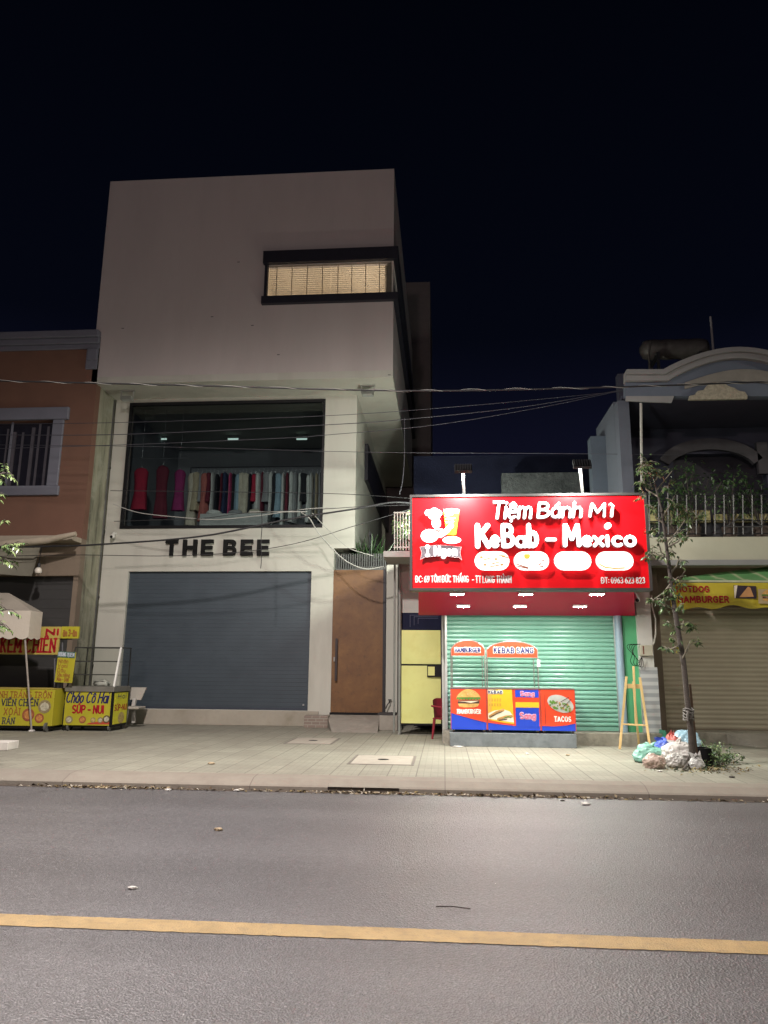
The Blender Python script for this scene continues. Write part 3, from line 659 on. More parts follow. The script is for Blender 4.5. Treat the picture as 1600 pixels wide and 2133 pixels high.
for x in (a.x, b2.x): MB().tube([(x, YG, zf), (x, YG, zr)], .018).build('upright', IRON, g)
mb = MB(); hz = at(330, 955, YG-.2).z; mb.tube([(at(270, 960, YG-.2).x, YG-.2, hz), (at(395, 960, YG-.2).x, YG-.2, hz)], .008)
for px in (296, 340, 376): x = at(px, 960, YG-.2).x; mb.tube([(x, YG-.2, hz), (x, YG-.2, e_+.25)], .004, 6)
mb.solo('hanging_wire', M('hook steel', (.6, .6, .6)), 'thin bar hung on wires above the three red dresses in the shop window', 'hanging bar')
mb = MB(); p = rect(420, 1066, 560, 1098, YB+.6); mb.box(p[0], p[1], YB+.45, YB+.8, zf, p[3]-.08); mb.solo('low_table', M('white board', (.5, .5, .47), .5), 'low white display table under the clothes rail in the shop window', 'table')
for i, (px, cn, lab) in enumerate(((445, 'white', 'white folded cloth on the low display table, leftmost'), (490, 'grey', 'grey folded cloth in the middle of the low display table'), (530, 'cream', 'cream folded cloth at the right end of the low display table'))):
    c = at(px, 1090, YB+.62); vs, fs = blob((c.x, YB+.62, p[3]-.08), .2, .14, .09, i+4, .2, 2, 3, .1); MB().add(vs, fs, 0, True).solo('folded_cloth', FAB[cn], lab, 'cloth', 'folded cloths on the low table')
for px, lab in ((337, 'leftmost of the three ceiling tube lamps inside the shop window'), (486, 'middle one of the three ceiling tube lamps inside the shop window'), (629, 'rightmost of the three ceiling tube lamps inside the shop window')):
    Yt = YB+3.4; c = at(px, 915, Yt); g = thing('ceiling_lamp', lab, 'ceiling lamp', (c.x, Yt, e_+.25), 'ceiling lamps in the shop')
    MB().box(c.x-.19, c.x+.19, Yt-.03, Yt+.03, c.z+.03, c.z+.06).build('housing', M('lamp body'  , (.26, .27, .24)), g)
    MB().tube([(c.x-.17, Yt-.02, c.z), (c.x+.17, Yt-.02, c.z)], .028, 8).build('tube', M('dim tube', (.5, .55, .5), .4, emit=.8, ecol=(.75, .95, .85)), g)
    mb = MB()
    for s in (-.15, .15): mb.tube([(c.x+s, Yt, c.z+.06), (c.x+s, Yt, e_+.25)], .006, 6)
    mb.build('suspension', IRON, g)

# ------------------------------------------------------------------ kebab house
GWALL = M('grey render', (.36, .36, .33), .85, .08, 1.5, .2, 50, dirt=(.25, .25, .22), dscale=1.2, damt=.5)
RED = M('red panel', (.74, .004, .010), .42, .04, 1, spec=.25)
REDC = M('red canopy', (.55, .004, .055), .5, .05, 1, spec=.08)
GREEN = M('green shutter', (.20, .42, .33), .3, .06, 1, dirt=(.13, .31, .23), dscale=1.5, damt=.4)
GREEN2 = M('green paint', (.10, .42, .20), .5, .08, 1.5, dirt=(.07, .28, .14), dscale=2)
ALU = M('aluminium', (.45, .46, .45), .4, .1, 6, metal=.6)
kh = thing('kebab_house', 'single storey shop with a green ribbed shutter, red canopy and a yellow side door', 'building', (1.2, YK, .15))
zfl = at(1250, 1524, YK).z
s0, s1 = at(932, 1400, YK).x, at(1283, 1400, YK).x; zsh = at(1100, 1270, YK).z
YD = 17.3
d0, d1, dz0, dz1 = rect(836, 1276, 921, 1510, YD)
dzt = at(878, 1310, YD).z
xg0 = at(829, 1300, YK+.4).x; xr1 = at(1335, 1300, YK+.3).x
# shutter: ribs as one curved sheet
mb = MB(); z = zfl+.09; prof = []
while z < zsh+.3:
    for k in range(6): prof.append((YK+.04-.022*math.sin(math.pi*k/6)**.7 if k else YK+.05, z+.088*k/6))
    z += .088
vs = [(x, y, zz) for x in (s0, s1) for y, zz in prof]; q = len(prof)
mb.add(vs, [(i, q+i, q+i+1, i+1) for i in range(q-1)], 0, False)
mb.box(s0, s1, YK+.03, YK+.06, zfl+.012, zfl+.088)
sh_ = mb.build('roller_shutter', GREEN, kh)
for x in (s0-.05, s1): MB().box(x, x+.05, YK-.04, YK+.07, zfl, zsh+.3).build('guide_rail', ALU, kh, .004)
jx0, jx1 = at(1302, 1400, YK).x, at(1331, 1400, YK).x
MB().box(jx0, jx1, YK-.02, YK+.2, zfl-.02, zsh+.3).build('green_jamb', GREEN2, kh)
MB().box(s1+.05, jx0, YK+.02, YK+.2, zfl, zsh+.3).build('reveal', M('dark green', (.03, .10, .06), .7), kh)
# yellow door, transom, wall above
YEL = M('yellow door', (.60, .61, .22), .45, .06, 1.2, dirt=(.5, .46, .12), dscale=3, damt=.4)
mb = MB(); zm = at(878, 1385, YD).z
mb.box(d0, d1-.03, YD, YD+.05, dz0+.03, zm-.02); mb.box(d0, d1-.03, YD, YD+.05, zm+.02, dzt-.03)
dr = mb.build('door', YEL, kh, .004)
mb = MB(); mb.box(d0, d1-.03, YD+.015, YD+.045, zm-.02, zm+.02); mb.box(d1-.03, d1, YD-.01, YD+.06, dz0, dzt); mb.box(d0, d1, YD+.01, YD+.04, dz0-.01, dz0+.03); mb.build('door_frame', BLACK, dr)
l0, l1, lz0, lz1 = rect(890, 1386, 920, 1410, YD)
mb = MB(); mb.box(l0, l1, YD-.05, YD-.002, lz0, lz1); mb.build('latch_box', BLACK, dr); MB().box(l0+.02, l0+.17, YD-.056, YD-.051, lz0+.03, lz1-.03).build('latch_plate', YEL, dr)
mb = MB(); mb.box(d0, d1, YD+.06, YD+.1, dzt-.03, dz1); mb.build('transom', M('transom dark', (.010, .012, .030), .7, spec=.1), kh)
mb = MB()
for i, (u, v) in enumerate(((.1, .1), (.2, .22), (.3, .34))):
    a, b2 = d0+(d1-d0)*u+.1, d1-.08; zz0, zz1 = dzt+.02+v*.3, dz1-.02-v*.3
    for q_ in ((a, b2, zz1-.012, zz1), (a, a+.012, zz0, zz1-.012)): mb.box(q_[0], q_[1], YD+.045, YD+.059, q_[2], q_[3])
mb.build('transom_grille', M('navy bar', (.04, .045, .09), .5), kh)
mb = MB(); mb.wall(at(829, 1400, YD).x, d1+.35, .15, at(850, 1148, YD).z, YD+.055, .2, [(d0, d1, .15, dz1)]); 
mb.build('side_bay_wall', GWALL, kh)
mb = MB().box(d1+.0, s0-.05, YK+.06, YD+.05, .15, 4.2); mb.build('return_wall', GWALL, kh)
# step, canopy
STEP = M('stained step', (.29, .27, .22), .85, .2, 4, .3, 30, dirt=(.09, .08, .065), dscale=3, damt=.8)
mb = MB().box(s0-.1, at(1372, 1530, YK).x, 15.4, YK+.3, .10, zfl); mb.build('step', STEP, kh, .015)
sz0, sz1 = at(1100, 1225, YSG).z, at(1100, 1034, YSG).z
sx0, sx1 = at(859, 1130, YSG).x, at(1347, 1130, YSG).x
cb0, cb1 = at(872, 1281, YK-.1).x, at(1323, 1284, YK-.1).x; cz_ = at(1100, 1282, YK-.1).z
cf0, cf1 = sx0+.1, sx1-.2
mb = MB(); yf, yb_ = YSG+.26, YK-.1
zf_ = sz0-.02
V = [(cf0, yf, zf_), (cf1, yf, zf_), (cb1, yb_, cz_), (cb0, yb_, cz_), (cf0, yf, sz1-.2), (cf1, yf, sz1-.2), (cb1, yb_, sz1-.2), (cb0, yb_, sz1-.2)]
mb.add(V, [(3, 2, 1, 0), (4, 5, 6, 7), (0, 1, 5, 4), (1, 2, 6, 5), (2, 3, 7, 6), (3, 0, 4, 7)])
mb.build('canopy', REDC, kh)
MB().box(s0-.05, jx1, YK-.095, YK+.25, cz_+.005, sz1+.15).build('shutter_box_wall', GWALL, kh)
# upper terrace wall behind the sign
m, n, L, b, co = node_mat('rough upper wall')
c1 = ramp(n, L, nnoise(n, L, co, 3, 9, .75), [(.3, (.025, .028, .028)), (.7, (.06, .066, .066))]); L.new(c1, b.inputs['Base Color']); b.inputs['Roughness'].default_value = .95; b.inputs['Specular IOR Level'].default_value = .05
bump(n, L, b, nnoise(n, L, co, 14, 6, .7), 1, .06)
YU = 19.2
u0, u1 = at(862, 1000, YU).x, at(1300, 1000, YU).x
mb = MB().box(at(1040, 1000, YU).x, at(1195, 1000, YU).x, YU-.9, YU-.6, 3.6, at(1100, 985, YU-.9).z); mb.build('parapet', m, kh)
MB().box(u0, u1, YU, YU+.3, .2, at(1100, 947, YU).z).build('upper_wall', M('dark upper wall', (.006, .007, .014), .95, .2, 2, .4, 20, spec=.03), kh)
MB().box(at(1235, 1000, 17.6).x, at(1283, 1000, 17.6).x, 17.6, 18.0, .2, at(1260, 908, 17.6).z).build('flank_pier', M('pale blue render', (.05, .065, .085), .85, .15, 2, .3, 30), kh)
MB().box(u0, at(1280, 1000, YU).x, YK+.26, YU-.01, sz1-.25, sz1-.12).build('flat_roof', GWALL, kh)
MB().box(-.32, .08, 16.0, 16.345, 5.02, 5.05).build('light_blocker', IRON, kh)  # unseen plate added to keep the lamp below off the upper storey
# column at the right end
kx0, kx1 = at(1326, 1285, YK-.1).x, at(1356, 1285, YK-.1).x; kzm = at(1345, 1342, YK-.1).z; kzt = at(1345, 1392, YK-.1).z
col_ = thing('corner_column', 'white column with grey striped tiles on its lower half right of the green shutter', 'column', ((kx0+kx1)/2, YK, .15))
MB().box(kx0, kx1, YK-.12, YK+.3, kzm-.5, 3.6).build('shaft', M('column white', (.62, .61, .57), .7, .05, 1, .1, 40), col_, .008)
m, n, L, b, co = node_mat('striped tiles')
sx_ = n.new('ShaderNodeSeparateXYZ'); L.new(co, sx_.inputs[0]); mo = n.new('ShaderNodeMath'); mo.operation = 'PINGPONG'; mo.inputs[1].default_value = .075; L.new(sx_.outputs['Z'], mo.inputs[0])
mu = n.new('ShaderNodeMath'); mu.operation = 'MULTIPLY'; mu.inputs[1].default_value = 13.3; L.new(mo.outputs[0], mu.inputs[0])
L.new(ramp(n, L, mu.outputs[0], [(.46, (.50, .51, .51)), (.50, (.34, .355, .37))]), b.inputs['Base Color']); b.inputs['Roughness'].default_value = .3
MB().box(kx0-.004, kx1+.05, YK-.135, YK-.121, .2, kzt+.02).build('tile_facing', m, col_)
MB().box(kx0, kx1+.05, YK-.12, YK+.28, .15, kzm-.503).build('base', GWALL, col_)
mb = MB(); e0, e1, ez0, ez1 = rect(1331, 1344, 1357, 1366, YK-.13)
eb = thing('electric_box', 'small beige electric box hanging with loose wires on the white column', 'electric box', ((e0+e1)/2, YK-.2, ez0))
MB().box(e0, e1, YK-.24, YK-.136, ez0, ez1).build('case', M('beige plastic', (.48, .45, .36), .5), eb, .01)
MB().box(e0+.05, e0+.075, YK-.245, YK-.241, ez0+.03, ez1-.02).build('label_strip', M('brown strip', (.15, .05, .03)), eb)
mb = MB(); rnd = random.Random(3)
for i in range(4):
    x = e0-.02; pts = [(e0+.02, YK-.2, ez1+.02), (e0-.1-.05*i, YK-.2, ez1-.02), (e0-.16+.04*i, YK-.22, ez0+.02-.04*i), (e0-.2+.06*i, YK-.22, ez0-.12-.03*i), (e0-.1+.05*i, YK-.22, ez0-.2), (e0+.03, YK-.2, ez0-.02)]
    mb.tube(smooth(pts), .006, 5)
mb.build('loose_wires', BLACK, eb)
mb = MB(); pts = [at(*p, YK-.2) for p in ((1400-45+2, 1240), (1358, 1262), (1366, 1290), (1366, 1320), (1362, 1340), (1352, 1352), (1342, 1355))]; mb.tube(pts, .018, 8)
mb.solo('supply_hose', M('pale cable', (.45, .43, .38), .5), 'thick pale cable curving down the right side of the white column into the electric box', 'cable')
dome_camera(1321, 1240, YK-.45, 'white security camera under the right end of the red canopy')
px_ = at(1292, 1400, YK).x
MB().tube([(px_, YK-.06, zfl), (px_, YK-.06, 3.0)], .075, 14).solo('blue_pipe', M('pale blue pipe', (.26, .36, .44), .4, .08), 'thick pale blue water pipe between the green shutter and the green jamb', 'pipe')
mb = MB(); x = at(832, 1400, YD-.1).x; mb.tube([(x, YD-.05, .2), (x, YD-.05, 4.0)], .03, 8); mb.tube([(x-.12, YD-.05, .2), (x-.12, YD-.05, 4.0)], .022, 8)
mb.solo('grey_conduit', M('conduit', (.2, .21, .19), .5), 'pair of thin grey conduits on the wall left of the yellow door', 'pipe')

# ------------------------------------------------------------------ the big red sign
ks = thing('kebab_sign', 'large red shop sign with raised white letters, a chef emblem and four oval pictures', 'sign', ((sx0+sx1)/2, YSG, sz0))
FS = front(YSG)
MB().box(sx0, sx1, YSG, YSG+.24, sz0, sz1).build('panel', RED, ks)
mb = MB(); t_ = .045
mb.box(sx0-t_, sx1+t_, YSG-.03, YSG+.25, sz1, sz1+t_); mb.box(sx0-t_, sx1+t_, YSG-.03, YSG+.25, sz0-t_, sz0); mb.box(sx0-t_, sx0, YSG-.03, YSG+.25, sz0, sz1); mb.box(sx1, sx1+t_, YSG-.03, YSG+.25, sz0, sz1)
mb.build('frame', M('sign frame', (.055, .048, .047), .5, metal=.2), ks)
LW = M('lit white letter', (.8, .8, .8), .5, .02, emit=2.0, ecol=(.95, .97, 1))
LW2 = M('printed white', (.8, .79, .77), .5, .02)
SD = M('letter side', (.42, .38, .38), .6); SDK = M('emblem ink', (.10, .08, .09), .6)
def standoff_back(mb_pts): pass
def big(txt, px, w, gap, shear, depth=.02, off=.10):
    return plet(txt, px, YSG, [LW, SD], ks, w=w, d=off, depth=depth, gap=gap, shear=shear, skirt=.001)
# per-letter sizes: the line is bouncy, so each word is set in its own box
big('Tiệm', (1022, 1045, 1106, 1084), .15, .19, .14); big('Bánh', (1116, 1047, 1210, 1082), .16, .19, .14); big('Mì', (1224, 1049, 1274, 1080), .155, .42, .14)
def word(cells):
    for ch, px in cells:
        plet(ch, px, YSG, [LW, SD], ks, w=(.21 if ch in 'eaxco' else .175 if ch in 'BMb' else .20 if ch != '-' else .9), d=.11, depth=.02, gap=.2, skirt=.001)
word([('K', (989, 1092, 1022, 1145)), ('e', (1019, 1106, 1041, 1144)), ('B', (1043, 1092, 1072, 1144)), ('a', (1071, 1108, 1096, 1144)), ('b', (1096, 1092, 1121, 1144)),
      ('-', (1134, 1122, 1158, 1130)), ('M', (1170, 1091, 1208, 1142)), ('e', (1208, 1108, 1232, 1142)), ('x', (1232, 1108, 1256, 1142)), ('ı', (1259, 1106, 1269, 1142)), ('c', (1271, 1108, 1295, 1142)), ('o', (1296, 1107, 1323, 1142))])
c_ = at(1264.5, 1097, YSG); MB().prism(FS, ell(c_.x, c_.z, .048, .052, 16), .0, .125).build('lettering', LW, ks)
plet('ĐC: 69 TÔN ĐỨC THẮNG', (865, 1199, 977, 1214), YSG, LW2, ks, w=.155, gap=.3); plet('- TT LONG THÀNH', (983, 1199, 1066, 1215), YSG, LW2, ks, w=.155, gap=.3)
plet('ĐT: 0963 623 823', (1252, 1202, 1344, 1216), YSG, LW2, ks, w=.155, gap=.3)
PIC = {'bread': M('bread', (.42, .22, .07), .6), 'dark': M('food dark', (.06, .03, .02), .6), 'leafg': M('food green', (.09, .2, .03), .6), 'egg': M('food yellow', (.6, .38, .04), .6), 'meat': M('food meat', (.26, .07, .035), .6), 'pale': M('food pale', (.72, .66, .52), .6)}
WB = M('lit oval', (.8, .8, .78), .5, .02, emit=.8, ecol=(.97, .98, 1))
for i, (a, b2) in enumerate(((988, 1060), (1069, 1142), (1152, 1229), (1238, 1316))):
    x0, x1, z0, z1 = rect(a, 1151, b2, 1190, YSG)
    ov = MB().prism(FS, stadium(x0, x1, z0, z1), .115, .126).build('food_picture', WB, ks)
    W_, H_ = x1-x0, z1-z0; P = lambda u, v: (x0+u*W_, z0+v*H_); mb = MB(); rnd = random.Random(i)
    def dash(col, u, v, l, r_):
        m_ = MB(); a_ = P(u, v); stroke(m_, FS, [a_, (a_[0]+l*W_, a_[1]+l*H_*r_)], .02, .1265, .002); m_.build('food_print', PIC[col], ov)
    def spot(col, u, v, rx, rz):
        a_ = P(u, v); MB().prism(FS, ell(a_[0], a_[1], rx, rz, 12, .2), .1265, .1285).build('food_print', PIC[col], ov)
    if i == 0:
        for a_ in ((.25, .55, .24, .5), (.5, .35, .2, .4), (.45, .2, .24, .3), (.7, .8, .18, -.2), (.8, .72, .16, -.3)): dash('bread', *a_)
        for u, v in ((.3, .3), (.62, .6), (.78, .3), (.2, .7)): spot('bread', u, v, .03, .02)
    elif i == 1:
        for a_ in ((.05, .35, .35, -.6), (.1, .22, .3, -.4), (.7, .3, .06, .8), (.8, .5, .05, .7), (.72, .18, .1, .25)): dash('meat', *a_)
        spot('egg', .38, .74, .055, .045)
    elif i == 3:
        stroke(mb, FS, [P(.1, .32), P(.25, .16), P(.5, .1), P(.75, .13)], .022, .1265, .002); mb.build('food_print', PIC['egg'], ov)
# chef emblem
em = MB(); Q = lambda px, py: (lambda v: (v.x, v.z))(at(px, py, YSG))
u_ = abs(Q(901, 1100)[0]-Q(900, 1100)[0])
def disc(px, py, rx, ry, d0=.07, d1=.09, n=20): em.prism(FS, ell(*Q(px, py), rx*u_, ry*u_, n), d0, d1)
for i_, (px, py, rx, ry) in enumerate(((893, 1070, 8, 7), (905, 1067, 9, 7.5), (914, 1071, 7, 7), (905, 1078, 12, 7), (909, 1092, 9.5, 10.5), (895, 1118, 18, 14), (915, 1112, 16, 9))):
    disc(px, py, rx, ry, .07, .09+.0015*i_)
stroke(em, FS, [Q(920, 1115), Q(932, 1106), Q(940, 1097)], 11*u_, .085, .02)
emo = em.build('chef_emblem', LW, ks)
for pts_ in ([(907, 1093), (914, 1091)], [(897, 1083), (900, 1088)], [(911, 1085), (914, 1084.5)], [(903, 1086), (906, 1085.5)], [(918, 1124), (936, 1112), (941, 1103)], [(896, 1122), (900, 1128)]):
    mb = MB(); stroke(mb, FS, [Q(*q_) for q_ in pts_], 1.6*u_, .106, .002); mb.build('emblem_line', SDK, emo)
mb = MB(); stroke(mb, FS, [Q(909, 1106), Q(913, 1109), Q(917, 1105)], 3*u_, .101, .003); mb.build('emblem_scarf', PIC['meat'], emo)
kc = MB().prism(FS, [Q(924, 1066), Q(957, 1066), Q(950, 1116), Q(930, 1116)], .06, .08).build('kebab_cone', M('kebab yellow', (.75, .47, .02), .5, emit=.5, ecol=(1, .62, .03)), ks)
mb = MB(); mb.prism(FS, [Q(924, 1066)]+[Q(924+33*i/8, 1061+2*abs(i-4)/4) for i in range(9)]+[Q(957, 1066), Q(955, 1071), Q(927, 1071)], .0805, .085)
for y, x0_, x1_ in ((1076, 928, 942), (1083, 929, 947), (1090, 930, 944)): stroke(mb, FS, [Q(x0_, y), Q(x1_, y-2)], 3.4*u_, .081, .003)
mb.build('cone_highlight', LW, kc)
pl = MB().prism(FS, ell(*Q(941, 1127), 19*u_, 7.5*u_), .09, .11).build('plate', LW, ks)
mb = MB()
for x in (929, 936, 943): stroke(mb, FS, [Q(x, 1129), Q(x+6, 1124)], 2*u_, .111, .003)
mb.build('plate_food', PIC['meat'], pl)
ban = [Q(875, 1141)]+[Q(875+86*i/8, 1141-4*math.sin(math.pi*i/8)) for i in range(1, 8)]+[Q(961, 1141), Q(958, 1152), Q(962, 1168), Q(955, 1162)]+[Q(953-70*i/8, 1163-3.5*math.sin(math.pi*i/8)) for i in range(9)]+[Q(876, 1167), Q(879, 1153)]
bn_ = MB().prism(FS, ban, .05, .068).build('banner', M('banner grey', (.16, .13, .15), .5), ks)
mb = MB(); 
for s in range(len(ban)): 
    stroke(mb, FS, [ban[s], ban[(s+1) % len(ban)]], 1.0*u_, .0685, .002, seg=4)
mb.build('banner_outline', M('pink line', (.7, .4, .42), .5), bn_)
plet('Ngon', (904, 1138, 953, 1160), YSG, LW, bn_, w=.2, d=.069, depth=.015, gap=.3)
mb = MB(); stroke(mb, FS, [Q(891, 1140), Q(891, 1158)], 4.5*u_, .069, .01); mb.prism(FS, ell(*Q(891, 1141), 5*u_, 5*u_, 14), .081, .086); mb.prism(FS, ell(*Q(891, 1158), 5*u_, 3.5*u_, 14), .081, .086); mb.build('utensils', LW, bn_)

# the two arm floodlights over the sign, and the lamps under the canopy
FLOOD = M('flood lens', (.9, .9, .9), .4, 0, emit=1000, ecol=(.92, 1, .91))
POLE = M('arm white', (.62, .62, .62), .4, .05, metal=.2)
for px, py, yy, lab in ((965, 979, 1030, 'black floodlight on a white arm above the left part of the red sign'), (1212, 970, 1026, 'black floodlight on a white arm above the right part of the red sign')):
    h = at(px, py, YSG-.62); bs = at(px+2, yy, YSG+.1)
    g = thing('sign_floodlight', lab, 'floodlight', (h.x, YSG+.1, sz1+.045), 'floodlights over the red sign')
    MB().tube([(bs.x, YSG+.1, sz1+.045), (h.x, YSG-.45, h.z-.02), (h.x, YSG-.58, h.z+.015)], .026, 10).build('arm', POLE, g)
    dn = Vector((0, .84, -.54)).normalized(); sd = Vector((1, 0, 0)); up_ = sd.cross(dn)
    mb = MB(); c = Vector((h.x, YSG-.62, h.z))
    pr8 = [c+sd*i*.15+up_*j*.085+dn*k_ for k_ in (-.06, .0) for i, j in ((-1, -1), (1, -1), (1, 1), (-1, 1))]
    mb.add(pr8, [(0, 1, 2, 3), (7, 6, 5, 4), (0, 4, 5, 1), (1, 5, 6, 2), (2, 6, 7, 3), (3, 7, 4, 0)])
    for i in range(7): 
        o_ = c+sd*(-.13+.043*i)-dn*.075; mb.bar(o_-up_*.07, o_+up_*.07, .008, .03, up=dn)
    mb.build('lamp_head', BLACK, g)
    mb = MB(); pr4 = [c+sd*i*.13+up_*j*.065+dn*.003 for i, j in ((-1, -1), (1, -1), (1, 1), (-1, 1))]; mb.add(pr4, [(3, 2, 1, 0)]); mb.build('lens', FLOOD, g)
DL = M('downlight lens', (.9, .9, .9), .4, 0, emit=450, ecol=(1, 1, .90))
for row, (Y_, pys, xs_) in enumerate(((YSG+.42, 1236, (952, 1095, 1243)), (YSG+1.55, 1268, (965, 1083, 1208)))):
    for j, px in enumerate(xs_):
        f_ = (Y_-yf)/(yb_-yf); z_ = zf_+(cz_-zf_)*f_; x = at(px, pys, Y_).x
        g = thing('canopy_downlight', f'bright white lamp under the red canopy, {("left", "middle", "right")[j]} one of the {("front", "back")[row]} row', 'downlight', (x, Y_, z_), 'lamps under the red canopy')
        w_, d_l = (.11, .08) if row == 0 else (.11, .06)
        MB().box(x-w_-.02, x+w_+.02, Y_-d_l-.02, Y_+d_l+.02, z_-.035, z_-.0).build('housing', M('lamp white', (.7, .7, .68), .5), g)
        MB().add([(x-w_, Y_-d_l, z_-.037), (x+w_, Y_-d_l, z_-.037), (x+w_, Y_+d_l, z_-.037), (x-w_, Y_+d_l, z_-.037)], [(3, 2, 1, 0)]).build('lens', DL, g)

# ------------------------------------------------------------------ food carts
ORG = M('cart red', (.68, .055, .018), .4, .04, 1); BLU = M('cart blue', (.012, .05, .46), .4, .04, 1); YLW = M('cart yellow', (.72, .42, .02), .4, .04, 1)
INK = M('ink navy', (.012, .012, .09), .5); PW = M('print white', (.75, .74, .7), .5, .03); PINK = M('print pink', (.62, .12, .22), .5)
zpl1 = at(1070, 1526, YC).z; YP = YC-.05
pl0, pl1 = at(937, 1535, YP).x, at(1201, 1535, YP).x
mb = MB().box(pl0, pl1, YP, 15.38, .15, zpl1-.01)
mb.solo('stone_plinth', M('granite step', (.15, .17, .18), .35, .25, 3, .1, 60, dirt=(.07, .08, .085), dscale=4, damt=.6), 'low grey polished stone plinth carrying the red and blue food carts', 'plinth', bevel=.008)
FC = front(YC)
xa, xb, xc, xd = at(938.5, 1475, YC).x, at(1014.5, 1475, YC).x, at(1126, 1475, YC).x, at(1199, 1475, YC).x
zt_c = at(1070, 1433, YC).z; zb_c = at(1070, 1521, YC).z; zp = zpl1-.01
QC = lambda px, py: (lambda v: (v.x, v.z))(at(px, py, YC))
def clampx(pts, a, b_): return [(min(max(x, a), b_), z) for x, z in pts]
def caster(parent, x, y):
    mb = MB(); mb.tube([(x-.012, y, zp+.035), (x+.012, y, zp+.035)], .035, 12); w = mb.build('wheel', M('caster', (.16, .10, .05), .5, metal=.3), parent)
    MB().box(x-.022, x+.022, y-.02, y+.02, zp+.05, zb_c-.03).build('bracket', ALU, w)
STEEL = M('stainless', (.42, .41, .38), .32, .15, 5, metal=.8)
def arch(parent, x0, x1, pys, ptop, txt, tbox, ymid):
    zs, ztp = at(1030, pys, YC+.06).z, at(1030, ptop, YC+.06).z; zb2 = at(1030, ymid, YC+.06).z; cx = (x0+x1)/2; hw = (x1-x0)/2
    N_ = 18; curve = [(cx-hw*math.cos(math.pi*i/N_*.86+math.pi*.07)/math.cos(math.pi*.07), zs+(ztp-zs)*(math.sin(math.pi*i/N_*.86+math.pi*.07)-math.sin(math.pi*.07))/(1-math.sin(math.pi*.07))) for i in range(N_+1)]
    mb = MB(); Yf = YC+.06; mb.tube([(x0, Yf, zt_c)]+[(a, Yf, b_) for a, b_ in curve]+[(x1, Yf, zt_c)], .013, 8)
    mb.tube([(x0+.03, YC+.5, zt_c), (x0+.03, YC+.5, zs)], .011, 6); mb.tube([(x1-.03, YC+.5, zt_c), (x1-.03, YC+.5, zs)], .011, 6)
    fr_ = mb.build('canopy_frame', STEEL, parent)
    F_ = front(Yf); inn = [(cx+(a-cx)*.985, zs+(b_-zs)*.97) for a, b_ in curve]
    bd = MB().prism(F_, [(inn[0][0], zb2)]+inn+[(inn[-1][0], zb2)], -.006, .006).build('header_board', ORG, parent)
    X0_, X1_, Z0_, Z1_ = rect(*tbox, Yf)
    letters(txt, F_, X0_-.008, X1_+.008, Z0_-.008, Z1_+.008, PW, bd, w=.30 if serif_(txt) else .31, d=.0065, depth=.002, gap=.36)
    letters(txt, F_, X0_, X1_, Z0_, Z1_, INK, bd, w=.21, d=.009, depth=.003, gap=.36)
def serif_(t): return t == 'HAMBURGER'
def cart_body(parent, x0, x1):
    MB().box(x0+.004, x1-.004, YC, YC+.62, zb_c, zt_c-.02).build('body', BLU, parent)
    MB().box(x0+.001, x1-.001, YC-.012, YC+.63, zt_c-.018, zt_c).build('counter_top', STEEL, parent)
    for x in (x0+.06, x1-.06):
        for y in (YC+.06, YC+.55): caster(parent, x, y)
    for x in (x0+.008, x1-.008): MB().box(x-.006, x+.006, YC-.006, YC-.0005, zb_c, zt_c-.02).build('edge_strip', M('edge strip', (.45, .06, .03), .4), parent)
cz = lambda px: at(px, 1515, YC)
wave = [(938, 1485), (960, 1491), (985, 1498), (1014.5, 1505), (1045, 1509), (1074, 1512)]
